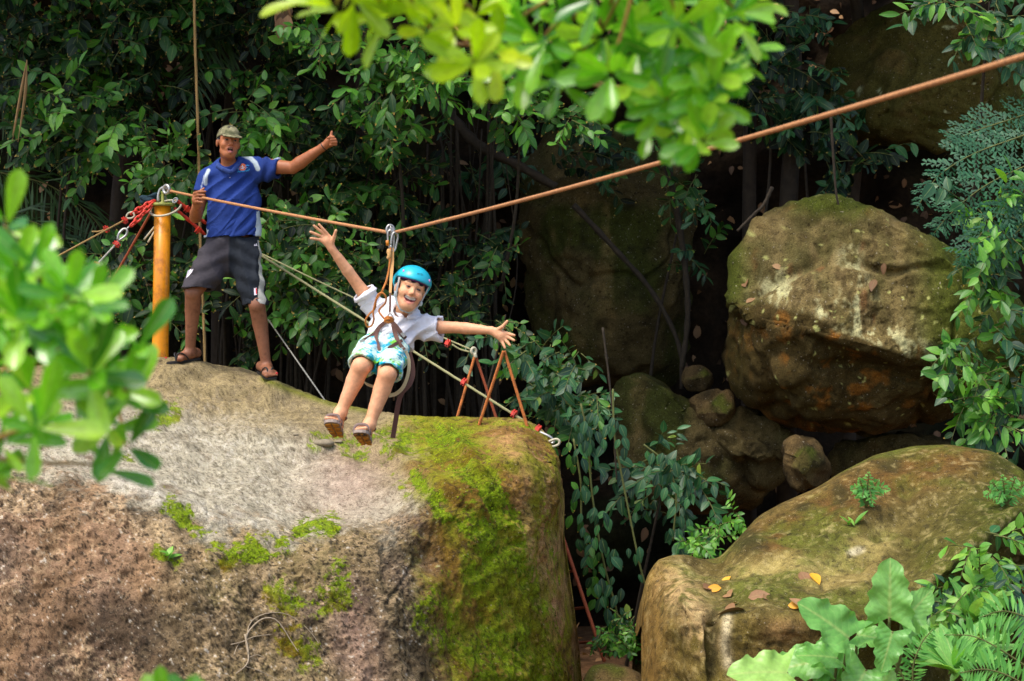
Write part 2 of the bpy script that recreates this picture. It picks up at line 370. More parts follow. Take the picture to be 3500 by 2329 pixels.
def WW(px, py, d): return np.stack([(px - 1750) * K * d, d, CZ + (1164.5 - py) * K * d], -1)
rows = []
C0 = WW(cpx, cpy, dc)
bb = C0.copy(); bb[:, 1] += 1.5; bb[:, 2] = -.5; rows.append(bb)
bm_ = C0.copy(); bm_[:, 1] += 1.25; bm_[:, 2] = bm_[:, 2] * .55; rows.append(bm_)
bt = C0.copy(); bt[:, 1] += .55; bt[:, 2] -= .16; rows.append(bt)
rows.append(C0)
for t in (.18, .5, .82): rows.append(WW(cpx, lerp(cpy, bpy_, t) , lerp(dc, db, t ** .9)))
rows.append(WW(cpx, bpy_, db - .05))
rows.append(WW(cpx, lerp(bpy_, bot, .3), lerp(db, dbo, .5)))
rows.append(WW(cpx, bot, dbo)); rows.append(WW(cpx, und, dbo - .15))
R_ = np.stack(rows, 1)                                    # columns x 11 x 3
tt = np.concatenate([np.linspace(0, 3, 44)[:-1], np.linspace(3, 7, 170)[:-1], np.linspace(7, 9, 230), np.linspace(9, 10, 12)[1:]])
ii = np.minimum(tt.astype(int), 9); ff = (tt - ii)[None, :, None]
Q = np.concatenate([2 * R_[:, :1] - R_[:, 1:2], R_, 2 * R_[:, -1:] - R_[:, -2:-1]], 1)
a_, b_, c_, d_ = Q[:, ii], Q[:, ii + 1], Q[:, ii + 2], Q[:, ii + 3]
RP = .5 * (2 * b_ + (c_ - a_) * ff + (2 * a_ - 5 * b_ + 4 * c_ - d_) * ff ** 2 + (3 * b_ - a_ - 3 * c_ + d_) * ff ** 3)
rpx, rpy = PX(RP)
nrm = -gridnormals(RP)
if nrm[200, 150, 1] > 0: nrm = -nrm
front = sstep(3.0, 4.5, tt)[None, :]
edge = np.clip((1990 - rpx) / 120, 0.15, 1)
disp = fbm(RP, 1.1, 3, 41) * .09 * front + fbm(RP, 4.5, 4, 43) * .035 * (.35 + .65 * front) + fbm(RP, 18, 4, 47) * .014 * (1 - .65 * (front * (rpy < np.interp(rpx, cpx, bpy_))))
pit = sstep(.15, .55, fbm(RP, 14, 3, 51)); disp -= pit * .014 * front * sstep(-60, 60, rpy - np.interp(rpx, cpx, bpy_))
face = sstep(0, 90, rpy - np.interp(rpx, cpx, bpy_))
disp += fbm(RP * np.array([1, 1, .7]), 12, 4, 57, .6) * .018 * np.maximum(face, .5 * front * (rpx > 1350)) + (ridged(RP, 2.2, 4, 58) - .4) * .035 * (.25 * front + .75 * face) + (ridged(RP, 8, 4, 59) - .4) * .014 * front - sstep(.86, .98, ridged(RP, 1.3, 3, 60)) * .012 * face
for pl, w, h in (([(1230, 1480), (1420, 1620), (1640, 1760), (1740, 1830)], 26, .05), ([(1500, 1440), (1600, 1560), (1680, 1700), (1720, 1790)], 22, .05), ([(1500, 1440), (1600, 1560), (1680, 1700), (1720, 1790)], 60, -.03),
                 ([(700, 1330), (860, 1325), (960, 1352), (1060, 1392)], 9, .035), ([(730, 1348), (880, 1345), (960, 1374)], 8, -.03), ([(800, 1478), (880, 1490), (930, 1505)], 16, .02), ([(1060, 1560), (1140, 1530), (1200, 1545)], 14, -.03),
                 ([(380, 1672), (560, 1738), (700, 1800), (860, 1815)], 18, .03), ([(860, 1815), (1000, 1800), (1300, 1800)], 22, .02)):
    jx = rpx + 14 * fbm(RP, 6, 2, 61); jy = rpy + 14 * fbm(RP, 6, 2, 63)
    disp += h * np.exp(-(segdist(jx, jy, pl) / w) ** 2) * front
RP = RP + nrm * (disp * edge)[..., None]
# feet press onto bare, level spots
FEET = [(W(600, 1246, 13.97), .30), (W(668, 1234, 14.12), .26), (W(900, 1282, 13.98), .2), (W(932, 1302, 13.78), .2)]
for c, rad in FEET:
    w = np.exp(-(((RP[..., 0] - c[0]) ** 2 + (RP[..., 1] - c[1]) ** 2) / (rad * .5) ** 2) ** 1.5) * (RP[..., 2] > 1.7)
    RP[..., 2] += (c[2] - RP[..., 2]) * w
rpx, rpy = PX(RP)
# colour of the stone: bare pale top, red-brown lichened face, moss and rust-coloured algae to the right
pale, tan, red, dark, olive = lin(168, 160, 138), lin(148, 132, 96), lin(132, 106, 84), lin(44, 38, 30), lin(122, 108, 72)
moss, mossd, orange, white, pink = lin(108, 130, 18), lin(62, 74, 14), lin(140, 92, 30), lin(200, 193, 178), lin(158, 130, 116)
n1 = fbm(RP, 2.2, 4, 71); n2 = fbm(RP, 7, 4, 73); n3 = fbm(RP, 26, 4, 75, .7); n4 = fbm(RP, 62, 2, 77, .7) * 1.25
st_ = fbm(RP * np.array([1, 1, .3]), 5, 3, 79, .55)
cp = np.interp(rpx, cpx, cpy); bp = np.interp(rpx, cpx, bpy_)
rc = np.zeros(RP.shape) + tan
rc = cmix(rc, pale, sstep(90, 230, (rpy - cp) + 60 * n1 - np.clip((rpx - 1000) / 5, 0, 90)))
rc = cmix(rc, lin(112, 100, 80), sstep(.0, .45, n3 + .5 * n2) * .6); rc = cmix(rc, lin(70, 60, 46), sstep(.28, .5, -n4 - .4 * n3) * .6)
rc = cmix(rc, white, sstep(.2, .55, n4 + .5 * n3) * sstep(60, 260, rpy - cp) * .5 * sstep(1300, 900, rpx))
rc = cmix(rc, white, np.exp(-(segdist(rpx + 30 * n2, rpy + 30 * n3, [(400, 1640), (560, 1715), (700, 1780), (900, 1790)]) / 42) ** 2) * .5 * sstep(-.35, .2, n3))
rc = cmix(rc, pink, np.exp(-(((rpx - 1190) / 160) ** 2 + ((rpy - 1650) / 130) ** 2)) * .55)
low = sstep(-60, 70, rpy - bp + 110 * n2 + 70 * n3 + 30 * n4)
lowc = np.zeros(RP.shape) + olive
lowc = cmix(lowc, red, sstep(760, 420, rpx + 160 * n1)); lowc = cmix(lowc, lin(104, 94, 84), sstep(-.1, .5, fbm(RP, 1.4, 3, 81)) * .7)
lowc = cmix(lowc, lin(150, 122, 88), sstep(.0, .5, n1 + .4 * st_) * .75)
n5 = fbm(RP, 38, 4, 80, .75)
lowc = cmix(lowc, lin(178, 154, 120), sstep(-.02, .28, n5 + .5 * st_ + .3 * n1 + .12 * sstep(1900, 1700, rpy)) * .75)
lowc = cmix(lowc, lin(164, 130, 98), sstep(.25, .6, st_ + .3 * n1) * .4); stain = fbm(RP * np.array([1, 1, .14]), 2.6, 4, 86, .6); lowc = cmix(lowc, dark * 1.15, sstep(.0, .35, stain) * .62)
lowc = cmix(lowc, dark, sstep(.05, .4, -n5 * .9 + .8 * st_ - .3 * n4 + .25 * n1) * .6)
lowc = cmix(lowc, dark, sstep(.15, .5, fbm(RP * np.array([1, 1, .35]), 2.4, 4, 83)) * .75); lowc = cmix(lowc, lin(172, 134, 98), sstep(.1, .45, fbm(RP * np.array([1, 1, .5]), 2.0, 3, 84)) * .4)
lowc = cmix(lowc, lin(136, 112, 100), sstep(.1, .5, fbm(RP, 1.6, 3, 85)) * .55 * sstep(900, 1150, rpx))
cen = np.exp(-((rpx - 1020) / 420) ** 2); lowc = cmix(lowc, lin(160, 136, 100), cen * sstep(-.5, .3, n5 + .6 * n2) * .55); lowc = cmix(lowc, lin(158, 128, 112), np.exp(-(segdist(rpx + 40 * n1, rpy + 40 * n2, [(1180, 2080), (1220, 2200), (1250, 2329)]) / 80) ** 2) * .6); lowc = cmix(lowc, lin(196, 170, 130), np.exp(-(segdist(rpx + 24 * n2, rpy + 30 * n3, [(930, 1960), (940, 2060)]) / 30) ** 2) * .7 + np.exp(-(segdist(rpx + 24 * n2, rpy + 30 * n3, [(545, 1800), (570, 1860)]) / 36) ** 2) * .8); lowc = cmix(lowc, dark * .7, sstep(.30, .5, -n4 - .5 * n3) * .8); lowc = cmix(lowc, white, sstep(.5, .68, .6 * n4 + .8 * n5) * .75)
rc = rc + (lowc - rc) * low[..., None]
right = sstep(1290, 1470, rpx - (rpy - 1500) * .14 + 110 * n1 + 60 * n3)
rightc = np.zeros(RP.shape) + lin(122, 92, 50)
rightc = cmix(rightc, orange, sstep(.05, .5, fbm(RP, 3, 4, 87)) * .55)
film = sstep(-.25, .3, fbm(RP * np.array([1, 1, .55]), 4, 5, 88, .65) + .35 * n4 + .22 + .22 * np.exp(-(segdist(rpx, rpy, [(1440, 1440), (1560, 1560), (1700, 1800), (1760, 2000), (1840, 2329)]) / 130) ** 2))
rightc = cmix(rightc, cmix(np.zeros(RP.shape) + lin(128, 130, 30), lin(112, 88, 30), sstep(-.1, .4, fbm(RP, 5, 3, 89))), film * .9)
rightc = cmix(rightc, lin(172, 128, 88), np.exp(-(segdist(rpx + 60 * n1, rpy + 40 * n2, [(1720, 1500), (1780, 1600), (1800, 1750), (1880, 1950), (1930, 2200)]) / 50) ** 2) * .8 * sstep(-.5, .2, n2))
rightc = cmix(rightc, lin(176, 136, 100), sstep(.05, .4, n2 * .7 + n5 * .8) * .6 * sstep(1700, 1850, rpx + 60 * n1)); rightc = cmix(rightc, lin(58, 48, 30), sstep(.1, .45, -n5 * .9 - n4 * .3 - .3 * n1) * .75); rightc = cmix(rightc, lin(150, 164, 40), sstep(.35, .6, n5 + .3 * n2) * .5)
rc = rc + (rightc - rc) * right[..., None]
rc = cmix(rc, lin(104, 110, 22), np.exp(-(segdist(rpx, rpy, [(900, 1296), (1000, 1336), (1130, 1379), (1250, 1402)]) / 12) ** 2) * .75)
# moss: bands and patches
mw = np.zeros(rpx.shape)
for pl, w, s in (([(1330, 1520), (1450, 1500), (1560, 1560), (1660, 1620)], 75, 1.0), ([(1440, 1440), (1560, 1500), (1650, 1620), (1720, 1760), (1760, 1900)], 60, 1.05), ([(1600, 1440), (1740, 1450), (1830, 1480)], 26, .7), ([(1430, 1630), (1560, 1800), (1660, 1900)], 45, .75),
                 ([(1680, 1780), (1740, 1950), (1800, 2100), (1860, 2329)], 120, 1.0), ([(1600, 1950), (1700, 2150), (1780, 2329)], 90, .85), ([(1480, 2100), (1600, 2250), (1700, 2329)], 110, .8), ([(1840, 1700), (1890, 1850), (1900, 2000)], 40, .6), ([(780, 1910), (850, 1890), (960, 1870)], 46, 1.25), ([(1040, 1810), (1130, 1800)], 44, 1.2),
                 ([(480, 1420), (540, 1440), (590, 1420)], 42, 1.3), ([(580, 1730), (640, 1770)], 40, 1.1), ([(560, 1900), (600, 1930)], 40, .7), ([(1080, 1520), (1170, 1500), (1240, 1560)], 42, .75), ([(960, 2030), (1040, 2080), (1100, 2060)], 64, 1.0), ([(1000, 2180), (1060, 2250)], 66, .95), ([(1150, 1950), (1180, 2050)], 54, .9), ([(680, 1830), (740, 1880)], 40, .9), ([(1330, 1620), (1400, 1700)], 40, .55), ([(430, 1560), (450, 1580)], 20, .7)):
    mw = np.maximum(mw, s * np.exp(-(segdist(rpx + 30 * n2, rpy + 30 * n3, pl) / w) ** 2))
mwt = sstep(.52, .9, mw * (1 + 1.3 * n3 + 1.0 * n2) + .3 * n4)
brownm = sstep(.0, .5, fbm(RP, 2.0, 3, 91) + .35 * sstep(1900, 2250, rpy) * sstep(1700, 1500, rpx))
mcol = lerp(moss, mossd, sstep(-.1, .6, n4 - .4 * n3)[..., None]); mcol = cmix(mcol, lin(104, 76, 16), brownm * .8); mcol = cmix(mcol, lin(140, 150, 26), sstep(.2, .5, n3 + .4 * n4) * .6)
rc = rc + (mcol - rc) * (mwt * front * .95)[..., None]
boulder = thing('boulder', 'huge pale boulder with red-brown face and bright moss that the man stands on', 'boulder', (0, 12.5, 0))
bst = obj('stone', gridmesh(RP), M_rock, boulder, cols=rc.reshape(-1, 3))
bvh_boulder = BVHTree.FromPolygons([tuple(v) for v in RP[::2, ::2].reshape(-1, 3)], gridmesh(RP[::2, ::2])[1].tolist())
# raised moss cushions, far too many to count
sel = np.argwhere((mwt > .5) & (front > .3) & (rpx > 0) & (rpx < 2000) & (rpy < 2340))
sel = sel[RNG.permutation(len(sel))[:9000]]
tet = np.array([(-1, -.6, 0), (1, -.6, 0), (0, 1.1, 0), (0, 0, 1.0)])
mv = []; mf = []; mc = []
for k, (i, j) in enumerate(sel):
    n = nrm[i, j]; p = RP[i, j] - n * .004; s = RNG.uniform(.003, .011); a = RNG.uniform(0, 6.28)
    u = unit(np.cross(n, (0.3, .2, 1))); v = np.cross(n, u); u2 = u * math.cos(a) + v * math.sin(a); v2 = -u * math.sin(a) + v * math.cos(a)
    q = tet * s * (1, 1, RNG.uniform(.5, 1.2)); mv.append(p + q[:, :1] * u2 + q[:, 1:2] * v2 + q[:, 2:] * n)
    mf.append(np.array([(0, 1, 3), (1, 2, 3), (2, 0, 3)]) + 4 * k); mc.append(np.repeat((mcol[i, j] * RNG.uniform(.55, 1.5))[None], 4, 0))
mo = obj('moss', (np.concatenate(mv), np.concatenate(mf)), M_moss, boulder, cols=np.concatenate(mc)); tag(mo, kind='stuff')

# ------------------------------------------------------------------ other boulders: solid lumps shaped by their outlines
def smooth_radius(poly, cx, cy, n):
    p = np.array(poly, float); p = spline(np.vstack([p, p[:1]]), len(p) * 14)
    a = np.arctan2(-(p[:, 1] - cy), p[:, 0] - cx); r = np.hypot(p[:, 0] - cx, p[:, 1] - cy); o = np.argsort(a); a, r = a[o], r[o]
    th = np.linspace(-np.pi, np.pi, n, endpoint=False)
    return th, np.interp(th, np.r_[a[-1] - 2 * np.pi, a, a[0] + 2 * np.pi], np.r_[r[-1], r, r[0]])
def lump(label, poly, d, thick, color, nth=120, nph=70, rough=(.08, .03, .012), center=None, feat=None, mat=None, flat=.75, back=None, name='boulder', group=None, seed=0, lean=0, facets=9):
    cx, cy = center or (np.mean([p[0] for p in poly]), np.mean([p[1] for p in poly]))
    th, R = smooth_radius(poly, cx, cy, nth)
    nf = int(nph * .72); ph = np.r_[np.arcsin(np.linspace(0, .9999, nf) ** (1 / flat)), np.pi - np.arcsin(np.linspace(.97, 0, nph - nf) ** (1 / flat))]; TH, PH = np.meshgrid(th, ph, indexing='ij')
    s = np.sin(PH) ** flat; s[:, 0] = 0; s[:, -1] = 0; c = np.cos(PH); Re = lerp(R.mean(), R[:, None], s ** 2.2)
    px = cx + Re * s * np.cos(TH); py = cy - Re * s * np.sin(TH)
    dep = d - np.where(c > 0, thick * c, (back or thick) * c) + lean * (cy - py) * K * d
    if feat is not None: dep = dep + feat(px, py) * (c > -.2)
    P = WW(px, py, dep)
    if facets:
        fr_ = np.random.default_rng(seed + 1); cc = W(cx, cy, d); ext = np.array(((np.max(R) + np.mean(R)) * .5 * K * d, thick, (np.max(R) + np.mean(R)) * .5 * K * d))
        for _ in range(facets):
            v = fr_.normal(0, 1, 3); v[1] = -abs(v[1]) * 1.2; v = unit(v); hgt = fr_.uniform(.66, .88) * np.sqrt(((v * ext) ** 2).sum()); e = ((P - cc) @ v - hgt); P = P - np.clip(e, 0, None)[..., None] * v * .85 * (np.abs(v[1]) > .5)
    nn = gridnormals(P, True)
    if nn[0, nph // 4, 1] > 0: nn = -nn
    wp = sstep(.22, .05, np.sin(PH))[..., None]; nn = nn * (1 - wp) + np.array((0, -1.0, 0)) * np.sign(c)[..., None] * wp
    dd = fbm(P, 1.0, 3, seed + 5) * rough[0] + fbm(P, 3.5, 4, seed + 6) * rough[1] + fbm(P, 14, 4, seed + 7) * rough[2] + (ridged(P, 2.6, 4, seed + 8) - .4) * rough[1] * .9 - sstep(.8, .97, ridged(P, 1.1, 3, seed + 9)) * rough[1]
    P = P + nn * dd[..., None]
    qx, qy = PX(P)
    V, F = gridmesh(P, True)
    col = color(P, qx, qy, nn).reshape(-1, 3)
    o = obj(name, (V, F), mat or M_dimrock, None, cols=col)
    tag(o, label, 'boulder' if name == 'boulder' else 'rock', group)
    return o, BVHTree.FromPolygons([tuple(v) for v in V], F.tolist()), P, nn

def col_overhang(P, x, y, n):
    a = fbm(P, 2.5, 4, 101); b = fbm(P, 9, 4, 103); c = fbm(P * np.array([1, 1, .3]), 7, 4, 105)
    col = np.zeros(P.shape) + lin(92, 84, 48)
    col = cmix(col, lin(122, 106, 66), sstep(-.2, .4, a))
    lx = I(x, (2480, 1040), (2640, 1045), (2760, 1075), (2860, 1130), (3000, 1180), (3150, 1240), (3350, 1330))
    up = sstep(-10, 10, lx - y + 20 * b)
    mid = np.exp(-(((x - 2860) / 330) ** 2)) * up
    col = cmix(col, lin(132, 114, 74), mid * sstep(-.4, .3, c) * .85)
    pw = np.exp(-(segdist(x + 30 * a, y + 30 * b, [(2640, 1000), (2780, 1060), (2950, 1110), (3060, 1180), (3150, 1235)]) / 60) ** 2) + np.exp(-(segdist(x + 20 * a, y, [(2900, 860), (2930, 980), (2960, 1090)]) / 36) ** 2)
    c2_ = fbm(P * np.array([1, 1, .3]), 12, 5, 106, .7); col = cmix(col, lin(60, 48, 30), sstep(.05, .4, -c2_) * up * .6); col = cmix(col, lin(190, 186, 138), np.clip(pw, 0, 1) * up * sstep(-.05, .25, c2_ + .4 * b) * .95)
    col = cmix(col, lin(116, 76, 44), sstep(.3, .6, fbm(P * np.array([1, 1, .25]), 10, 3, 107)) * up * .6)
    col = cmix(col, lin(72, 82, 24), (sstep(3050, 3250, x + 80 * a) + sstep(760, 690, y + 40 * a) + sstep(2600, 2510, x + 40 * a)) * .9)
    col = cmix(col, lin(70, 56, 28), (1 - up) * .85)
    col = cmix(col, lin(150, 96, 34), (1 - up) * sstep(.15, .5, b) * .75 * np.exp(-(((x - 2870) / 300) ** 2)))
    col = cmix(col, lin(196, 198, 120), sstep(.62, .7, fbm(P, 22, 2, 109)) * .7)
    return col
def feat_overhang(x, y):
    lx = I(x, (2480, 1020), (2640, 1045), (2760, 1075), (2860, 1130), (3000, 1180), (3150, 1240), (3350, 1330))
    return -.20 * sstep(110, 3, lx - y) * (lx > y) - .20 * sstep(14, 0, y - lx) * (y >= lx) + .45 * sstep(4, 70, y - lx) * (y > lx) - .0 + .1 * np.sin(x / 90) * sstep(0, 80, y - lx)
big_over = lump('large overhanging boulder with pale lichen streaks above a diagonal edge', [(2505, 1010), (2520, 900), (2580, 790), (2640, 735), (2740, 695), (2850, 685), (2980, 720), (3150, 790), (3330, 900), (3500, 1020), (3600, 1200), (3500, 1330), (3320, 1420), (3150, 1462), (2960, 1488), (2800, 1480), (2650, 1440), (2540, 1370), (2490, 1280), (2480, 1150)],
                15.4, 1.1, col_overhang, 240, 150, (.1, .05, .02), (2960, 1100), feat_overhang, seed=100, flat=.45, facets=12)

def col_slab(P, x, y, n):
    a = fbm(P, 2, 4, 111); b = fbm(P, 8, 4, 113); c = fbm(P * np.array([1, 1, .3]), 5, 4, 115)
    col = np.zeros(P.shape) + lin(84, 73, 44); col = cmix(col, lin(60, 64, 25), sstep(-.1, .4, a)); col = cmix(col, lin(116, 98, 60), sstep(.1, .5, c) * .6)
    return cmix(col, lin(30, 26, 18), sstep(.1, .5, -b) * .5)
lump('tall dark mossy rock slab behind the hanging vines', [(1780, 560), (1850, 470), (1980, 430), (2120, 440), (2250, 470), (2340, 560), (2370, 760), (2360, 1000), (2330, 1200), (2260, 1330), (2050, 1330), (1900, 1280), (1820, 1100), (1790, 800)], 17.6, .7, col_slab, 120, 80, (.12, .05, .02), seed=110, flat=.6)
def col_upper(P, x, y, n):
    col = np.zeros(P.shape) + lin(84, 78, 36); col = cmix(col, lin(64, 72, 24), sstep(-.1, .5, fbm(P, 1.6, 4, 121))); col = cmix(col, lin(104, 84, 46), sstep(.15, .5, fbm(P, 4, 4, 123)) * .6)
    return cmix(col, lin(190, 198, 150), sstep(.56, .64, fbm(P * np.array([1, 1, 1.5]), 9, 3, 125)) * .7)
lump('broad dark boulder with pale lichen flecks behind the rising rope', [(2820, 300), (2850, 120), (2960, 40), (3100, 15), (3260, 30), (3420, 60), (3600, 110), (3800, 250), (3800, 420), (3600, 490), (3400, 500), (3200, 495), (3000, 480), (2870, 430)], 17.6, 1.0, col_upper, 120, 80, (.1, .05, .02), seed=120, flat=.6)
def col_small(P, x, y, n):
    col = np.zeros(P.shape) + lin(98, 80, 50); col = cmix(col, lin(52, 44, 28), sstep(-.1, .5, fbm(P, 4, 4, 131))); return cmix(col, lin(74, 84, 26), sstep(.2, .5, fbm(P, 3, 3, 133)) * .8 * np.clip(n[..., 2] + .4, 0, 1))
lump('round brown stone wedged in the dark gap beside the overhang', [(2325, 1305), (2345, 1262), (2390, 1248), (2430, 1268), (2440, 1310), (2410, 1340), (2350, 1340)], 16.2, .2, col_small, 60, 40, (.02, .02, .008), seed=130, name='rock')
lump('mossy angular stone below the round one in the gap', [(2360, 1370), (2420, 1330), (2490, 1340), (2510, 1400), (2500, 1450), (2440, 1460), (2380, 1440)], 15.9, .3, col_small, 60, 40, (.04, .03, .01), seed=140, name='rock')
lump('upright tan stone standing under the overhanging boulder', [(2660, 1540), (2680, 1500), (2720, 1480), (2770, 1490), (2820, 1540), (2850, 1610), (2830, 1670), (2760, 1690), (2690, 1670), (2665, 1610)], 15.0, .3, col_small, 80, 50, (.04, .03, .012), seed=150, name='rock')
lump('dark angular stone wedged under the left end of the overhang', [(2470, 1400), (2540, 1370), (2660, 1420), (2720, 1520), (2700, 1640), (2600, 1690), (2500, 1640), (2450, 1520)], 15.9, .35, col_slab, 90, 60, (.08, .05, .02), seed=190, flat=.5, facets=16)
lump('wide shaded stone in the hollow beneath the overhang', [(2820, 1560), (2900, 1500), (3060, 1480), (3240, 1490), (3380, 1520), (3400, 1640), (3200, 1720), (2960, 1720), (2840, 1660)], 16.0, .35, col_slab, 90, 60, (.08, .05, .02), seed=195, flat=.5, facets=16)
lump('dark slanting stone between the vines and the lower boulder', [(2090, 1300), (2200, 1280), (2360, 1360), (2520, 1480), (2640, 1640), (2600, 1740), (2420, 1760), (2200, 1720), (2080, 1560)], 16.3, .6, col_slab, 90, 60, (.1, .05, .02), seed=160)
lump('low brown stone in the soil beside the ladder foot', [(2000, 2329), (2030, 2280), (2120, 2278), (2180, 2300), (2230, 2360), (2150, 2420), (2020, 2410)], 12.8, .3, col_small, 60, 40, (.03, .02, .01), seed=170, name='rock')
lump('reddish stump-like stone at the right edge', [(3455, 2100), (3475, 2010), (3510, 1960), (3570, 1960), (3600, 2080), (3580, 2200), (3500, 2200)], 12.4, .25, lambda P, x, y, n: np.zeros(P.shape) + lin(130, 66, 36) * (1 + .5 * fbm(P, 6, 3, 9)[..., None]), 60, 40, (.05, .04, .02), seed=180, name='rock')

# lower right boulder: sloping mossy top, steep front, undercut at the right
def col_lower(P, x, y, n):
    a = fbm(P, 1.5, 4, 201); b = fbm(P, 6, 4, 203); c = fbm(P, 14, 4, 205, .6); d = fbm(P, 30, 3, 207)
    col = np.zeros(P.shape) + lin(98, 86, 46)
    col = cmix(col, lin(134, 118, 68), sstep(-.2, .4, a + .5 * b))
    col = cmix(col, lin(104, 74, 36), np.exp(-(segdist(x + 60 * a, y + 40 * b, [(2620, 1840), (2800, 1740), (3000, 1640), (3200, 1570), (3400, 1600)]) / 75) ** 2) * .85)
    col = cmix(col, lin(190, 172, 104), np.exp(-(segdist(x + 40 * a, y + 30 * b, [(2560, 1960), (2700, 1930), (2830, 1930), (3000, 1850)]) / 48) ** 2) * .5)
    col = cmix(col, lin(88, 96, 34), sstep(-.2, .3, fbm(P, 2.6, 5, 209, .6)) * .8)
    ftop = sstep(2070, 2130, y + 20 * b)
    col = cmix(col, lin(112, 92, 46), ftop * .7)
    col = cmix(col, lin(200, 168, 118), np.exp(-(segdist(x + 30 * a, y + 20 * b, [(2290, 2000), (2370, 2090), (2400, 2180)]) / 60) ** 2) * .9 * sstep(-.4, .2, c))
    col = cmix(col, lin(206, 190, 150), np.exp(-(segdist(x + 20 * a, y, [(2478, 2110), (2470, 2200), (2480, 2270)]) / 16) ** 2))
    col = cmix(col, lin(176, 140, 92), np.exp(-(((x - 2680) / 70) ** 2 + ((y - 2160) / 40) ** 2)) * .8)
    col = cmix(col, lin(60, 54, 30), np.exp(-(segdist(x + 10 * a, y, [(2435, 2100), (2430, 2300)]) / 22) ** 2) * .9)
    col = cmix(col, lin(142, 108, 56), sstep(2330, 2220, x) * .6)
    for ex, ey, rx, ry in ((2560, 1850, 60, 45), (2870, 1690, 36, 42), (3040, 1590, 50, 26), (3420, 1590, 60, 40), (2740, 1730, 30, 14)):
        col = cmix(col, lin(56, 54, 28), np.exp(-(((x - ex + 20 * b) / rx) ** 2 + ((y - ey + 20 * a) / ry) ** 2) ** 2) * .8)
    col = cmix(col, lin(206, 196, 164), np.exp(-(((x - 2925 + 8 * b) / 30) ** 2 + ((y - 1885 + .2 * (x - 2925)) / 15) ** 2) ** 2) * .75)
    col = cmix(col, lin(78, 66, 30), sstep(.0, .4, c) * .4)
    col = cmix(col, lin(66, 72, 22), sstep(3050, 3300, x + (y - 1800) * .8) * .6)
    col = cmix(col, lin(60, 54, 34), sstep(.2, .5, -d) * .6); col = cmix(col, lin(176, 160, 112), sstep(.25, .5, d + .4 * b) * .3); return col * (1 + .15 * d[..., None])
lpx = np.concatenate([2192 + 60 * np.linspace(0, 1, 26) ** 1.5, np.linspace(2254, 3500, 230), np.linspace(3506, 3900, 24)])
lcr = np.interp(lpx, *np.array([(2190, 2180), (2198, 2060), (2214, 1970), (2250, 1915), (2300, 1897), (2350, 1896), (2400, 1913), (2460, 1908), (2520, 1850), (2600, 1765), (2680, 1722), (2800, 1672), (2880, 1622), (3000, 1562), (3130, 1532), (3250, 1525), (3400, 1545), (3500, 1610), (3600, 1700), (3900, 2000)], float).T)
lcr = np.convolve(np.pad(lcr, 3, mode='edge'), np.ones(7) / 7, 'valid')
ldc = I(lpx, (2190, 12.5), (2350, 12.8), (2600, 13.1), (3100, 13.4), (3900, 13.0))
lbr = I(lpx, (2190, 2330), (2260, 2090), (2330, 2060), (2450, 2095), (2700, 2110), (3000, 2110), (3130, 2050), (3250, 1950), (3400, 1820), (3480, 1765), (3560, 1740), (3900, 2050)); lbr = np.maximum(lbr, lcr + 40)
ldb = I(lpx, (2190, 12.45), (2230, 11.9), (2330, 11.55), (2700, 11.4), (3000, 11.4), (3250, 11.7), (3500, 12.3), (3900, 12.8))
lbo = np.maximum(2450, lbr + 150)
ldo = I(lpx, (2190, 12.4), (2230, 11.7), (2400, 11.3), (2900, 11.5), (3100, 12.0), (3250, 12.7), (3500, 13.0), (3900, 13.0))
lr = []
L0 = WW(lpx, lcr, ldc)
q = L0.copy(); q[:, 1] += 1.2; q[:, 2] = -.4; lr.append(q); q = L0.copy(); q[:, 1] += .9; q[:, 2] *= .6; lr.append(q); q = L0.copy(); q[:, 1] += .35; q[:, 2] -= .1; lr.append(q); lr.append(L0)
for t in (.2, .5, .8): lr.append(WW(lpx, lerp(lcr, lbr, t), lerp(ldc, ldb, t)))
lr.append(WW(lpx, lbr, ldb - .02)); lr.append(WW(lpx, lerp(lbr, lbo, .3), lerp(ldb, ldo, .55))); lr.append(WW(lpx, lbo, ldo)); lr.append(WW(lpx, lbo + 300, ldo))
L_ = np.stack(lr, 1); Q = np.concatenate([2 * L_[:, :1] - L_[:, 1:2], L_, 2 * L_[:, -1:] - L_[:, -2:-1]], 1)
tt2 = np.concatenate([np.linspace(0, 3, 30)[:-1], np.linspace(3, 9, 190), np.linspace(9, 10, 8)[1:]]); ii = np.minimum(tt2.astype(int), 9); ff = (tt2 - ii)[None, :, None]
a_, b_, c_, d_ = Q[:, ii], Q[:, ii + 1], Q[:, ii + 2], Q[:, ii + 3]
LP = .5 * (2 * b_ + (c_ - a_) * ff + (2 * a_ - 5 * b_ + 4 * c_ - d_) * ff ** 2 + (3 * b_ - a_ - 3 * c_ + d_) * ff ** 3)
ln = gridnormals(LP)
if ln[120, 120, 1] > 0: ln = -ln
lx_, ly_ = PX(LP); fr2 = sstep(3, 4.2, tt2)[None, :] * np.clip((lx_ - 2185) / 60, .1, 1)
ld = fbm(LP, 1.2, 3, 211) * .09 + fbm(LP, 4, 4, 213) * .04 + fbm(LP, 16, 4, 215) * .016 + (ridged(LP, 2.4, 4, 216) - .4) * .035
for pl, w, h in (([(2430, 2110), (2430, 2320)], 26, -.09), ([(2830, 1960), (2980, 1870), (3100, 1720)], 60, -.07), ([(2660, 1930), (2740, 1870)], 60, -.05), ([(3060, 1960), (3160, 1800), (3240, 1700)], 45, -.06)):
    ld += h * np.exp(-(segdist(lx_, ly_, pl) / w) ** 2)
LP = LP + ln * (ld * fr2)[..., None]
lx_, ly_ = PX(LP)
lowb = obj('boulder', gridmesh(LP), M_rock, None, cols=col_lower(LP, lx_, ly_, ln).reshape(-1, 3))
tag(lowb, 'low brown boulder with a sloping leaf-strewn top at the lower right', 'boulder')
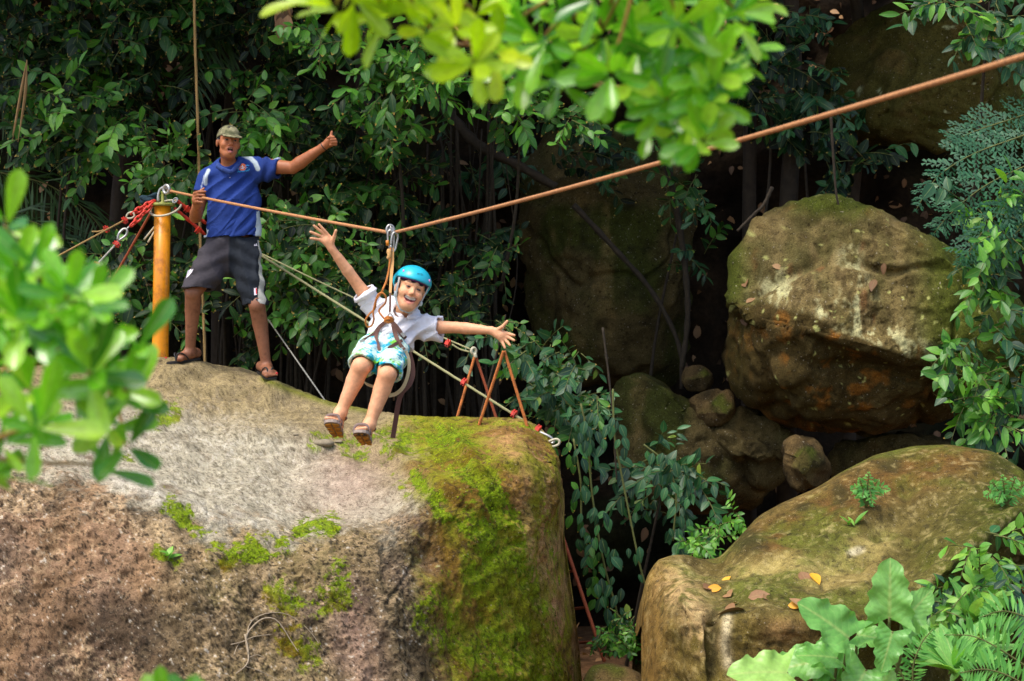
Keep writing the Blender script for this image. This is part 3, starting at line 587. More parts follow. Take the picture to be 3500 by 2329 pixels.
bvh_low = BVHTree.FromPolygons([tuple(v) for v in LP.reshape(-1, 3)], gridmesh(LP)[1].tolist())
def on_surface(bvh, px, py):               # where a line of sight meets a rock: place of a thing lying there
    o = Vector((0, 0, CZ)); t = Vector(W(px, py, 10)) - o; h = bvh.ray_cast(o, t.normalized())
    return (np.array(h[0]), np.array(h[1] if h[1].dot(t) < 0 else -h[1])) if h[0] is not None else (W(px, py, 12), np.array((0, -.5, .8)))
# ------------------------------------------------------------------ smooth bodies: blended volumes turned into one surface
def axis_pts(lo, hi, h, fine=()):
    p = [lo]
    while p[-1] < hi:
        s = h
        for a, b, hf in fine:
            if a <= p[-1] <= b: s = min(s, hf)
        p.append(p[-1] + s)
    return np.array(p, np.float32)
class Vox:
    def __init__(s, lo, hi, h, fine=((), (), ())):
        s.ax = [axis_pts(lo[k], hi[k], h, fine[k]) for k in range(3)]
        s.f = np.full([len(a) for a in s.ax], .2, np.float32)
    def _apply(s, fn, lo, hi, k, sub):
        i = [(max(int(np.searchsorted(a, l)) - 1, 0), int(np.searchsorted(a, u)) + 1) for a, l, u in zip(s.ax, lo, hi)]
        sl = tuple(slice(a, b) for a, b in i)
        X = s.ax[0][sl[0]][:, None, None]; Y = s.ax[1][sl[1]][None, :, None]; Z = s.ax[2][sl[2]][None, None, :]
        if 0 in (X.size, Y.size, Z.size): return
        d = fn(X, Y, Z); a = s.f[sl]
        if sub: a, d = -a, d
        k = max(k, 1e-5); h = np.maximum(k - np.abs(a - d), 0) / k; r = np.minimum(a, d) - h * h * k * .25
        s.f[sl] = -r if sub else r
    def cone(s, a, b, ra, rb=None, k=.012, flat=None, sub=False):
        a = np.asarray(a, float); b = np.asarray(b, float); rb = ra if rb is None else rb; ab = b - a; L2 = max(ab.dot(ab), 1e-9)
        m = max(ra, rb) / min(1, flat[1] if flat else 1) * (1 if not flat else 1) + k + .02
        m = max(ra, rb) * max(1, flat[1] if flat else 1) + k + .02
        def fn(X, Y, Z):
            x, y, z = X - a[0], Y - a[1], Z - a[2]
            t = np.clip((x * ab[0] + y * ab[1] + z * ab[2]) / L2, 0, 1)
            x = x - t * ab[0]; y = y - t * ab[1]; z = z - t * ab[2]
            if flat:
                n = unit(flat[0]); q = (x * n[0] + y * n[1] + z * n[2]) * (1 / flat[1] - 1); x = x + n[0] * q; y = y + n[1] * q; z = z + n[2] * q
            return (np.sqrt(x * x + y * y + z * z) - (ra + (rb - ra) * t)).astype(np.float32)
        s._apply(fn, np.minimum(a, b) - m, np.maximum(a, b) + m, k, sub)
    def path(s, pts, rs, k=.012, **kw):
        for i in range(len(pts) - 1): s.cone(pts[i], pts[i + 1], rs[i], rs[i + 1], k, **kw)
    def ell(s, c, r, Rm=None, k=.012, sub=False):
        c = np.asarray(c, float); r = np.asarray(r, float); Rm = np.eye(3) if Rm is None else np.asarray(Rm); m = r.max() + k + .02
        def fn(X, Y, Z):
            x, y, z = X - c[0], Y - c[1], Z - c[2]
            q = [(Rm[0, i] * x + Rm[1, i] * y + Rm[2, i] * z) for i in range(3)]
            k0 = np.sqrt(sum((q[i] / r[i]) ** 2 for i in range(3))); k1 = np.sqrt(sum((q[i] / r[i] ** 2) ** 2 for i in range(3))) + 1e-6
            return (k0 * (k0 - 1) / k1).astype(np.float32)
        s._apply(fn, c - m, c + m, k, sub)
    def cut(s, p, n, lo=None, hi=None, k=.004):  # take away everything on the side n points to (inside a box)
        p = np.asarray(p, float); n = unit(n)
        lo = np.array([a[0] for a in s.ax]) if lo is None else lo; hi = np.array([a[-1] for a in s.ax]) if hi is None else hi
        s._apply(lambda X, Y, Z: (-((X - p[0]) * n[0] + (Y - p[1]) * n[1] + (Z - p[2]) * n[2])).astype(np.float32), lo, hi, k, True)
    def mesh(s, relax=1):
        f = s.f; sg = f < 0
        mixed = np.zeros(tuple(n - 1 for n in f.shape), np.int8)
        for a in (0, 1):
            for b in (0, 1):
                for c in (0, 1): mixed += sg[a:f.shape[0] - 1 + a, b:f.shape[1] - 1 + b, c:f.shape[2] - 1 + c]
        act = np.argwhere((mixed > 0) & (mixed < 8)); idx = np.full(mixed.shape, -1, np.int32); idx[tuple(act.T)] = np.arange(len(act))
        val = {}
        for a in (0, 1):
            for b in (0, 1):
                for c in (0, 1): val[a, b, c] = f[act[:, 0] + a, act[:, 1] + b, act[:, 2] + c]
        acc = np.zeros((len(act), 3)); cnt = np.zeros(len(act))
        for e in range(3):
            for u in (0, 1):
                for v in (0, 1):
                    A = [u, v]; A.insert(e, 0); B = [u, v]; B.insert(e, 1); fa, fb = val[tuple(A)], val[tuple(B)]
                    m = (fa < 0) != (fb < 0); t = np.where(m, fa / np.where(m, fa - fb, 1), 0)
                    p = np.tile(np.array(A, float), (len(act), 1)); p[:, e] = t; acc += p * m[:, None]; cnt += m
        fr = acc / np.maximum(cnt, 1)[:, None]
        V = np.stack([s.ax[k][act[:, k]] + fr[:, k] * (s.ax[k][act[:, k] + 1] - s.ax[k][act[:, k]]) for k in range(3)], 1)
        Fs = []
        for e in range(3):
            u, v = [(1, 2), (2, 0), (0, 1)][e]
            lo = [slice(None)] * 3; hi = [slice(None)] * 3; lo[e] = slice(0, -1); hi[e] = slice(1, None)
            x0 = sg[tuple(lo)]; x1 = sg[tuple(hi)]; w = np.argwhere(x0 != x1)
            w = w[(w[:, u] > 0) & (w[:, v] > 0) & (w[:, u] < f.shape[u] - 1) & (w[:, v] < f.shape[v] - 1)]
            q = []
            for du, dv in ((-1, -1), (0, -1), (0, 0), (-1, 0)):
                c = w.copy(); c[:, u] += du; c[:, v] += dv; q.append(idx[tuple(c.T)])
            q = np.stack(q, 1); flip = ~x0[tuple(w.T)]; q[flip] = q[flip][:, ::-1]; Fs.append(q)
        F = np.concatenate(Fs); F = F[(F >= 0).all(1)]
        for _ in range(relax): V = smoothV(V, F, .5)
        return V, F
def smoothV(V, F, w):
    E = np.concatenate([F[:, [0, 1]], F[:, [1, 2]], F[:, [2, 3]], F[:, [3, 0]]]); S = np.zeros_like(V); C = np.zeros(len(V))
    for k in range(3): S[:, k] = np.bincount(E[:, 0], V[E[:, 1], k], len(V)) + np.bincount(E[:, 1], V[E[:, 0], k], len(V))
    C = np.bincount(E.ravel(), minlength=len(V)); return V + w * (S / np.maximum(C, 1)[:, None] - V)
def vnormals(V, F):
    n = np.cross(V[F[:, 2]] - V[F[:, 0]], V[F[:, 3]] - V[F[:, 1]]); o = np.zeros_like(V)
    for j in range(4):
        for k in range(3): o[:, k] += np.bincount(F[:, j], n[:, k], len(V))
    return o / np.maximum(np.linalg.norm(o, axis=1, keepdims=True), 1e-12)
def emask(L, c, r, sharp=4): return np.clip((1 - np.sqrt((((L - np.array(c)) / np.array(r)) ** 2).sum(1))) * sharp, 0, 1)

class Head:                                # face looks along -y in its own frame
    def __init__(s, c, yaw, roll, pitch, sc):
        s.c = np.asarray(c, float); s.s = sc
        s.R = np.array((Matrix.Rotation(math.radians(roll), 3, 'Y') @ Matrix.Rotation(math.radians(pitch), 3, 'X') @ Matrix.Rotation(math.radians(yaw), 3, 'Z')))
    def p(s, x, y, z): return s.c + s.R @ (np.array((x, y, z)) * s.s)
    def local(s, V): return (V - s.c) @ s.R / s.s
    def build(s, vx, smile=False):
        q = s.s; e = lambda c, r, k=.012, sub=False: vx.ell(s.p(*c), np.array(r) * q, s.R, k * q, sub); cn = lambda a, b, ra, rb, k=.01, sub=False: vx.cone(s.p(*a), s.p(*b), ra * q, rb * q, k * q, sub=sub)
        e((0, .012, .035), (.077, .096, .086)); e((0, -.022, -.03), (.060, .070, .086), .03); e((0, -.056, -.098), (.032, .03, .024), .035)
        ch = smile
        for i in (-1, 1):
            e((i * (.035 if ch else .036), -.056 if ch else -.058, -.030), (.034, .034, .030) if ch else (.03, .03, .028), .02); cn((i * .012, -.080 if ch else -.083, .026), (i * .046, -.068 if ch else -.07, .024), .011 if ch else .013, .010 if ch else .012, .014)
            e((i * .031, -.100, .001), (.018, .016, .012), .012, True); e((i * .031, -.0765, .001), (.0135, .0125, .0115), .002)
            e((i * .078, .014, -.008), (.011, .021, .033), .006); e((i * (.010 if ch else .013), -.094 if ch else -.098, -.032), (.008, .009, .0075) if ch else (.010, .011, .009), .006)
            cn((i * .041, -.02, -.072), (i * .016, -.055, -.1), .018, .02, .03)
        if ch: cn((0, -.084, .004), (0, -.104, -.026), .006, .0105, .012)
        else: cn((0, -.086, .01), (0, -.112, -.026), .008, .0125, .012)
        if smile:
            up_ = [(-.036, -.070, -.047), (-.018, -.085, -.053), (0, -.089, -.055), (.018, -.085, -.053), (.036, -.070, -.047)]; dn_ = [(-.036, -.070, -.048), (-.022, -.078, -.076), (0, -.083, -.089), (.022, -.078, -.076), (.036, -.070, -.048)]
            for pl in (up_, dn_):
                for j in range(4): cn(pl[j], pl[j + 1], .0068, .0068, .007)
            for p_, q_, r0, r1 in (((-.031, -.084, -.053), (-.014, -.092, -.064), .006, .0125), ((-.014, -.092, -.064), (.014, -.092, -.064), .0125, .0125), ((.014, -.092, -.064), (.031, -.084, -.053), .0125, .006)): cn(p_, q_, r0, r1, .003, True)
            cn((-.026, -.070, -.052), (0, -.077, -.0575), .006, .0065, .002); cn((0, -.077, -.0575), (.026, -.070, -.052), .0065, .006, .002)
        else:
            cn((-.026, -.080, -.058), (0, -.096, -.050), .008, .009, .01); cn((0, -.096, -.050), (.026, -.080, -.058), .009, .008, .01)
            cn((-.024, -.078, -.066), (0, -.092, -.086), .009, .010, .01); cn((0, -.092, -.086), (.024, -.078, -.066), .010, .009, .01)
            e((0, -.096, -.066), (.02, .024, .0125), .004, True); e((0, -.074, -.074), (.016, .016, .007), .003)
    def paint(s, V, C, skin, brow, lip, smile):
        L = s.local(V); fr = L[:, 1] < -.03; L2 = L * (1, 0, 1)
        if not smile: C *= (1 + .4 * emask(L, (0, -.06, -.03), (.09, .12, .12), 2))[:, None]  # man's face painted lighter to offset the shade of his cap
        def put(c, r, col, sh=4, w=1.0):
            m = emask(L2, (c[0], 0, c[1]), (r[0], 1, r[1]), sh) * fr * w; C[:] = C + (np.asarray(col) - C) * m[:, None]
        put((0, -.035), (.05, .03), skin * (1.15, 1.0, .95), 1.2, .5)
        for i in (-1, 1): put((i * .03, -.026), (.026, .02), skin * (1.22, .95, .9), 1.2, .5)
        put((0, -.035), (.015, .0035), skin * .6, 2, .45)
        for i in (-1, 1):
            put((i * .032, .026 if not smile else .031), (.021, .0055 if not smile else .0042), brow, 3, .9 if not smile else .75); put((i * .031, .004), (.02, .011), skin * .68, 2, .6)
            if smile: put((i * .031, .003), (.016, .0046), lin(120, 92, 80), 4); put((i * .031, .003), (.012, .0046), lin(24, 14, 12), 5); put((i * .031, .0085), (.018, .003), lin(40, 24, 20), 3); put((i * .031, -.008), (.016, .003), skin * .7, 2, .6)
            else:
                put((i * .031, .003), (.0135, .005), lin(150, 136, 124), 5); put((i * .031, .003), (.0062, .0065), lin(20, 12, 10), 5); put((i * .031, .009), (.016, .003), lin(30, 20, 16), 3)  # eye whites greyed, cap shadow put into their colour
        if smile:
            sd_ = lambda pl: segdist(L[:, 0], L[:, 2], pl)
            lipd = np.minimum(sd_([(-.036, -.047), (-.018, -.053), (0, -.055), (.018, -.053), (.036, -.047)]), sd_([(-.036, -.048), (-.022, -.076), (0, -.089), (.022, -.076), (.036, -.048)]))
            C[:] = C + (lip - C) * (sstep(.008, .004, lipd) * fr * .65)[:, None]
            md = sd_([(-.026, -.055), (-.014, -.065), (.014, -.065), (.026, -.055)]); C[:] = C + (lin(104, 34, 34) - C) * (sstep(.0125, .009, md) * fr)[:, None]
            td_ = sd_([(-.025, -.052), (0, -.0575), (.025, -.052)]); C[:] = C + (lin(232, 224, 210) - C) * (sstep(.007, .0055, td_) * fr)[:, None]
            put((0, -.079), (.014, .004), lin(200, 116, 108), 3, .8)
            for i in (-1, 1): C[:] = C + (skin * .72 - C) * (sstep(.005, .001, sd_([(i * .022, -.032), (i * .038, -.042), (i * .043, -.056)])) * fr * .45)[:, None]
        else:
            put((0, -.067), (.032, .028), lip, 3, .85); put((0, -.067), (.020, .0145), lin(46, 16, 16), 5); put((0, -.077), (.016, .008), lin(190, 110, 108), 3); put((0, -.057), (.014, .004), lin(220, 210, 200), 4)
        return L

def hand(vx, wrist, knuckles, tips, thumb, r, k=.006, bend=None):
    """palm from the wrist to four knuckles, four fingers of two bones, a thumb leaving the side of the palm"""
    n = unit(np.cross(np.asarray(knuckles[0]) - wrist, np.asarray(knuckles[-1]) - wrist))
    for q in knuckles: vx.cone(lerp(wrist, q, .12), q, r * 1.15, r * 1.12, k * 1.8)
    vx.cone(lerp(wrist, knuckles[1], .5), lerp(wrist, knuckles[2], .5), r * 1.25, r * 1.25, k * 2)
    for q, t in zip(knuckles, tips):
        m = lerp(q, t, .5) + (np.asarray(bend) if bend is not None else 0)
        vx.cone(q, m, r * 1.0, r * .92, k * .5); vx.cone(m, t, r * .92, r * .75, k * .3)
    a = lerp(wrist, knuckles[0], .25); vx.cone(a, thumb[0], r * 1.5, r * 1.12, k * 1.5); vx.cone(thumb[0], thumb[1], r * 1.1, r * .82, k * .5)

# ------------------------------------------------------------------ the man
def bounds(ps, m): ps = np.array(ps); return ps.min(0) - m, ps.max(0) + m
man_base = (W(770, 1290, 14.0)[0], 14.0, W(770, 1275, 13.95)[2])
man = thing('person', 'man in blue polo shirt, dark shorts and camouflage cap with one arm stretched out', 'person', man_base)
hd = Head(W(781, 487, 13.98), 20, 4, -4, .97)
lo, hi = W(560, 1330, 13.3), W(1180, 400, 14.35); lo = np.array((lo[0] - .02, 13.45, 2.22)); hi = np.array((hi[0] + .02, 14.4, 4.2))
hz = hd.c
vx = Vox(lo, hi, .0062, (((hz[0] - .1, hz[0] + .1, .0032), (W(1095, 0, 13.9)[0], W(1170, 0, 13.9)[0], .004), (W(655, 0, 13.9)[0], W(712, 0, 13.9)[0], .004)), ((hz[1] - .13, hz[1] + .02, .0036),), ((hz[2] - .13, hz[2] + .07, .0032), (W(0, 700, 13.75)[2], W(0, 640, 13.75)[2], .0042))))
hd.build(vx)
nb = W(787, 590, 14.06)
vx.cone(hd.p(0, .025, -.075), nb, .047, .058, .03)
vx.cone(W(792, 625, 14.07), W(795, 800, 14.07), .135, .13, .03, flat=((0, 1, 0), .7))
shR, elR, wrR = W(876, 566, 14.05), W(1000, 574, 13.95), W(1104, 503, 13.86)
shL, elL, wrL = W(704, 606, 14.05), W(669, 742, 14.02), W(676, 700, 13.80)
vx.cone(nb, shR, .06, .055, .04); vx.cone(nb, shL, .06, .055, .04)
vx.path([shR, lerp(shR, elR, .55), elR, lerp(elR, wrR, .25), lerp(elR, wrR, .65), wrR], [.056, .052, .043, .046, .036, .027], .005)
vx.path([shL, lerp(shL, elL, .5), elL, lerp(elL, wrL, .3), lerp(elL, wrL, .7), wrL], [.054, .05, .044, .046, .038, .029], .005)
# thumbs-up fist on the stretched arm
f0 = W(1124, 488, 13.85); kn = [W(1142 + dx, 478 + dy, 13.82 + dz) for dx, dy, dz in ((-4, -8, -.015), (2, 0, -.012), (5, 8, -.008), (4, 16, .0))]
vx.cone(wrR, f0, .027, .030, .015); vx.cone(f0, W(1136, 484, 13.85), .033, .033, .012)
for i, q in enumerate(kn):
    t = q + np.array((.006, -.034, -.004)); u = q + np.array((-.022, -.046, -.006))
    vx.cone(lerp(f0, q, .4), q, .013, .0125, .008); vx.cone(q, t, .0125, .011, .003); vx.cone(t, u, .011, .0095, .003); vx.cone(u, u + np.array((-.012, .014, -.002)), .0095, .008, .003)
vx.cone(W(1122, 482, 13.83), W(1131, 468, 13.82), .016, .013, .008); vx.cone(W(1131, 468, 13.82), W(1134, 451, 13.82), .0125, .009, .004)
# hand resting on the line
kl = [W(664 + 1.2 * i, 662 + 10 * i, 13.745 + .004 * i) for i in range(4)]
tl = [W(702 - 3 * i, 655 + 12.5 * i, 13.67 + .006 * i) for i in range(4)]
hand(vx, wrL, kl, tl, (W(678, 660, 13.70), W(697, 645, 13.72)), .0105, .006, bend=(-.004, -.02, .004))
vx.cone(wrL, W(670, 684, 13.76), .03, .03, .015)
# legs and feet
hpL, knL, anL = W(750, 855, 14.08), W(660, 1000, 13.92), W(649, 1204, 14.06)
hpR, knR, anR = W(838, 855, 14.08), W(878, 1044, 13.92), W(911, 1254, 13.99)
for hp, kn_, an, sg in ((hpL, knL, anL, 1), (hpR, knR, anR, -1)):
    vx.path([hp, lerp(hp, kn_, .6), kn_], [.095, .078, .058], .008)
    vx.path([kn_, lerp(kn_, an, .3) + np.array((0, .022, 0)), lerp(kn_, an, .62) + np.array((0, .012, 0)), an], [.057, .054, .042, .033], .006)
    vx.ell(kn_ + np.array((0, -.028, 0)), (.04, .030, .046), None, .02)
def foot(heel, ball, toes, an, w):
    vx.cone(an, heel + np.array((0, 0, .035)), .034, .036, .025); vx.cone(heel + np.array((0, 0, .030)), ball + np.array((0, 0, .020)), .032, .030, .02, flat=((0, 0, 1), .85))
    vx.cone(an + np.array((0, 0, -.01)), ball + np.array((0, 0, .022)), .033, .024, .03)
    sd = unit(np.cross(ball - heel, (0, 0, 1))); vx.cone(ball - sd * w + np.array((0, 0, .016)), ball + sd * w + np.array((0, 0, .017)), .020, .022, .015)
    for i in range(5):
        o = sd * (w * 1.15 - i * w * .56); l = [1.0, 1.02, .92, .8, .66][i]; a = ball + o + np.array((0, 0, .015)); b = ball + o + (toes - ball) * l + np.array((0, 0, .011))
        vx.cone(a, b, .013, [.0145, .0105, .010, .0095, .009][i], .006)
SOLE = .016
fL = [W(670, 1231, 14.13), W(607, 1242, 13.985), W(578, 1245, 13.95)]; fR = [W(893, 1276, 14.03), W(922, 1292, 13.84), W(931, 1298, 13.785)]
for p in fL + fR: p[2] += SOLE
foot(*fL, anL, -.036); foot(*fR, anR, .036)
V, F = vx.mesh(1)
skin = lin(158, 96, 60); C = np.zeros(V.shape) + skin
L = hd.paint(V, C, skin, lin(30, 20, 16), lin(150, 88, 76), False)
bz = emask(L * (1, 0, 1), (0, 0, -.085), (.062, 1, .05), 1.3) * (L[:, 1] < .02) * (L[:, 2] < -.04) * (L[:, 2] > -.14); C = C + (lin(60, 38, 28) - C) * (bz * .16 * (emask(L * (1, 0, 1), (0, 0, -.066), (.034, 1, .03), 8) < .5))[:, None]
hr = (L[:, 2] > .01) * (np.abs(L[:, 0]) > .05) * (L[:, 1] > -.03) * (L[:, 2] < .2); C[hr.astype(bool)] = lin(26, 20, 18)
pxv, pyv = PX(V); legs = sstep(950, 1000, pyv); C = C + (lin(134, 86, 60) - C) * legs[:, None]
pal = (np.abs(pxv - 1140) < 25) * (np.abs(pyv - 482) < 30); C[pal.astype(bool)] *= 1.1
C *= (1 + .16 * fbm(V, 18, 4, 301))[:, None]; C = cmix(C, lin(90, 46, 30), sstep(.3, .6, fbm(V, 40, 2, 303)) * legs * .4)
obj('body', (V, F), M_skin, man, cols=C)

# polo shirt
s0, s1 = W(640, 840, 14.3), W(975, 520, 13.7)
vx = Vox(np.array((s0[0], 13.72, s0[2])), np.array((s1[0], 14.42, s1[2])), .0055)
vx.path([W(792, 612, 14.07), W(795, 690, 14.06), W(795, 835, 14.06)], [.172, .192, .206], .04, flat=((0, 1, 0), .66))
vx.cone(W(790, 585, 14.07), W(868, 574, 14.05), .07, .072, .05); vx.cone(W(785, 590, 14.07), W(712, 612, 14.05), .07, .07, .05)
sl1 = W(955, 574, 13.985); vx.path([W(868, 572, 14.05), sl1], [.076, .066], .04)
vx.cone(W(880, 600, 14.04), W(935, 590, 14.0), .055, .055, .04)
sl2 = W(690, 668, 14.03); vx.path([W(712, 610, 14.05), sl2], [.074, .071], .03)
cut1 = unit(W(1000, 574, 13.95) - W(868, 570, 14.05)); vx.cut(W(951, 574, 13.98), cut1, W(925, 660, 13.75) + (0, -.3, 0), W(1000, 500, 14.3) + (0, .3, 0)); vx.cone(sl1 - cut1 * .04, sl1 + cut1 * .1, .052, .054, .003, sub=True)
cut2 = unit(elL - shL); vx.cut(W(692, 660, 14.03), cut2, W(630, 800, 14.0) + (0, -.3, 0), np.array((W(707, 0, 14.05)[0], 14.5, W(0, 640, 14.05)[2])))
vx.cone(W(692, 660, 14.03) - cut2 * .03, W(692, 660, 14.03) + cut2 * .1, .055, .057, .003, sub=True)
vx.cut(W(793, 812, 14.06), (0.03, 0, -1)); vx.cone(W(794, 800, 14.06), W(794, 860, 14.06), .192, .192, .003, flat=((0, 1, 0), .64), sub=True)
vx.cone(hd.p(0, .02, -.06), nb, .062, .066, .008, sub=True)
V, F = vx.mesh(1); n = vnormals(V, F); pxv, pyv = PX(V)
u = (pxv - 790) * .74 + (pyv - 690) * .67                     # across the diagonal drape
v = -(pxv - 790) * .67 + (pyv - 690) * .74
tors = sstep(890, 860, pxv) * sstep(690, 712, pxv) * sstep(570, 640, pyv)
wav = np.sin(u / 6.5 + 1.8 * fbm(V, 3.2, 2, 311) * 2 + .7 * np.sin(v / 70)) * (.35 + .65 * (fbm(V, 4, 2, 313) > -.15)) + 0.7 * np.sin(u / 10.3 + 3 * fbm(V, 5, 2, 315))
slv = sstep(880, 905, pxv) * np.sin((pxv * .9 + pyv * .45) / 7.0 + 2 * fbm(V, 6, 2, 317))
V = V + n * (wav * tors * .0075 - np.abs(np.sin(u / 13 + 2.2 * fbm(V, 2.6, 2, 312))) ** .7 * tors * .016 + .008 * tors + slv * .009 + fbm(V, 7, 3, 319) * .006)[:, None]
blue, blu2, stripe = lin(38, 60, 124), lin(30, 46, 98), lin(178, 190, 196)
C = np.zeros(V.shape) + blue; C = C + (blu2 - C) * sstep(880, 900, pxv)[:, None] * .5
def poly_in(px, py, poly):
    r = np.zeros(px.shape, bool); n_ = len(poly)
    for i in range(n_):
        (x0, y0), (x1, y1) = poly[i], poly[(i + 1) % n_]; c = ((y0 > py) != (y1 > py)) & (px < (x1 - x0) * (py - y0) / (y1 - y0 + 1e-9) + x0); r ^= c
    return r
arc1 = segdist(pxv, pyv, [(832, 530), (855, 540), (872, 556), (881, 578)]); C = cmix(C, stripe, sstep(9.5, 6, arc1))
arc2 = segdist(pxv, pyv, [(712, 582), (704, 600), (702, 628)]); C = cmix(C, stripe, sstep(8, 4.5, arc2))
C[poly_in(pxv, pyv, [(878, 725), (888, 720), (897, 812), (872, 816)])] = stripe; C[poly_in(pxv, pyv, [(690, 802), (706, 775), (712, 788), (700, 826), (686, 826)])] = stripe
C[segdist(pxv, pyv, [(884, 532), (915, 536), (958, 546)]) < 2.2] = lin(150, 160, 180); C[segdist(pxv, pyv, [(698, 600), (688, 640), (684, 660)]) < 2] = lin(150, 160, 180)
shirt = obj('polo_shirt', (V, F), M_cloth, man, cols=C)
bvh_shirt = BVHTree.FromPolygons([tuple(p) for p in V], F.tolist())
vx = Vox(W(715, 625, 14.2) - (0, .35, 0), W(850, 520, 14.2) + (0, .05, 0), .0045)
cl = [W(786, 588, 13.925), W(764, 580, 13.94), W(745, 570, 13.98), W(746, 556, 14.05), W(780, 545, 14.12), W(815, 546, 14.08), W(824, 555, 14.0), W(812, 566, 13.95), W(794, 586, 13.925)]
for i in range(len(cl) - 1): vx.cone(cl[i], cl[i + 1], .016, .016, .006, flat=((0, 1, .3), .4))
obj('collar', vx.mesh(1), M_cloth, man, cols=None); 
cm = bpy.data.objects[-1] if False else None
def drape(bvh, pts, off):                   # lay a flat drawing of photo pixels onto cloth
    out = []
    for x, y in pts:
        o = Vector((0, 0, CZ)); t = Vector(W(x, y, 10)) - o; h = bvh.ray_cast(o, t.normalized()); out.append((np.array(h[0]) if h[0] is not None else W(x, y, 13.9)) + np.array((0, -off, 0)))
    return np.array(out)
def patch(name, bvh, polys, mat, parent, off=.003):
    mb = MB()
    for poly in polys:
        p = np.array(poly, float); c = p.mean(0); P = drape(bvh, np.vstack([p, lerp(p, c, .5), [c]]), off); n = len(p)
        mb.add(P, [(i, (i + 1) % n, n + (i + 1) % n, n + i) for i in range(n)] + [(n + i, n + (i + 1) % n, 2 * n) for i in range(n)])
    return obj(name, mb.vf, mat, parent)
M_emb_orange = simple('orange_print', (232, 112, 60), .8, .3, 90); M_emb_blue = simple('light_blue_print', (52, 150, 214), .8, .2, 90); M_emb_pale = simple('pale_print', (222, 214, 220), .8, .1, 90)
M_emb_red = simple('red_print', (196, 40, 48), .8, .1, 90); M_collar = simple('blue_collar_knit', (36, 62, 124), .85, .12, 200)
for o in man.children:
    if o.name == 'collar': o.data.materials.clear(); o.data.materials.append(M_collar)
circ = [(829 + 14 * math.cos(a), 572 + 12.5 * math.sin(a)) for a in np.linspace(0, 6.28, 18, endpoint=False)]
em = patch('emblem', bvh_shirt, [circ], M_emb_orange, man, .004)
def stroke(pl, w):
    pl = np.array(pl, float); t = np.gradient(pl, axis=0); t /= np.linalg.norm(t, axis=1, keepdims=True) + 1e-9; nn = np.stack([-t[:, 1], t[:, 0]], 1); return [tuple(q) for q in np.vstack([pl + nn * w / 2, (pl - nn * w / 2)[::-1]])]
bl = [stroke([(811, 570), (816, 573), (822, 577)], 3), stroke([(810, 577), (817, 580)], 2.5), stroke([(838, 570), (845, 565), (852, 567)], 3), stroke([(838, 577), (848, 573)], 2.5)]
word = [[(813, 591), (815, 585)], [(815, 585), (820, 586), (819, 590)], [(822, 590), (824, 584)], [(824, 584), (828, 586), (827, 589)], [(830, 589), (831, 583), (835, 588)], [(836, 588), (838, 582)], [(838, 582), (842, 586)], [(843, 587), (845, 581), (849, 586)], [(849, 580), (854, 579)], [(851, 580), (851, 585)]]
patch('emblem_lettering', bvh_shirt, bl + [stroke(w_, 2.0) for w_ in word], M_emb_blue, em, .006)
patch('emblem_figure', bvh_shirt, [stroke([(822, 572), (829, 570), (836, 574)], 2.4), stroke([(829, 565), (830, 577)], 2.2), stroke([(823, 577), (834, 578)], 2)], M_emb_pale, em, .006)
patch('button', bvh_shirt, [[(787, 588), (790, 588), (790, 593), (787, 593)]], M_emb_pale, man, .004)
patch('button', bvh_shirt, [[(785, 606), (787, 606), (787, 609), (785, 609)]], M_emb_pale, man, .004)

# shorts
s0, s1 = W(610, 1060, 14.4), W(930, 795, 13.6)
vx = Vox(np.array((s0[0], 13.7, s0[2])), np.array((s1[0], 14.4, s1[2])), .0058)
vx.cone(W(793, 800, 14.07), W(793, 868, 14.07), .190, .185, .03, flat=((0, 1, 0), .66))
hmL = W(672, 990, 13.93); hmR = W(876, 1046, 13.94)
vx.path([W(752, 850, 14.05), lerp(W(752, 850, 14.05), hmL, .6), lerp(W(752, 850, 14.05), hmL, 1.25)], [.122, .116, .104], .04)
vx.path([W(832, 850, 14.05), lerp(W(832, 850, 14.05), hmR, .6), lerp(W(832, 850, 14.05), hmR, 1.2)], [.122, .100, .078], .04)
dl = unit(np.array((-.25, 0, -.9))); xm = W(765, 0, 14)[0]; far = (0, .6, 0)
vx.cut(hmL, (-.05 + .0, -.10, -1), np.array((s0[0], 13.6, s0[2])), np.array((xm, 14.5, W(0, 930, 14)[2]))); vx.cut(hmR, (-.02, -.05, -1), np.array((xm, 13.6, s0[2])), np.array((s1[0], 14.5, W(0, 960, 14)[2])))
vx.cone(hmL + (.01, .005, .02), hmL + (-.02, 0, -.08), .088, .088, .003, sub=True); vx.cone(hmR + (0, .005, .02), hmR + (0, 0, -.08), .068, .068, .003, sub=True)
vx.cut(W(793, 806, 14.06), (0, 0, 1))
V, F = vx.mesh(1); n = vnormals(V, F); pxv, pyv = PX(V)
V = V + n * (np.sin((pyv - .5 * np.abs(pxv - 785)) / 9 + 3 * fbm(V, 4, 2, 321)) * .006 - np.abs(np.sin((pxv * .9 - pyv * .35) / 17 + 2 * fbm(V, 3, 2, 325))) * .012 + fbm(V, 9, 3, 323) * .008)[:, None]
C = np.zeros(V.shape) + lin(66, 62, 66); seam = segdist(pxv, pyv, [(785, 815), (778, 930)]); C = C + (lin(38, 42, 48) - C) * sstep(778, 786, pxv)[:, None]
C[poly_in(pxv, pyv, [(882, 822), (896, 820), (908, 930), (908, 1045), (880, 1042), (890, 930)])] = lin(176, 174, 164)
shorts = obj('shorts', (V, F), M_cloth, man, cols=C); bvh_shorts = BVHTree.FromPolygons([tuple(p) for p in V], F.tolist())
patch('white_patch', bvh_shorts, [[(636, 952), (642, 926), (650, 921), (661, 920), (656, 932), (645, 944)]], M_emb_pale, shorts, .004)
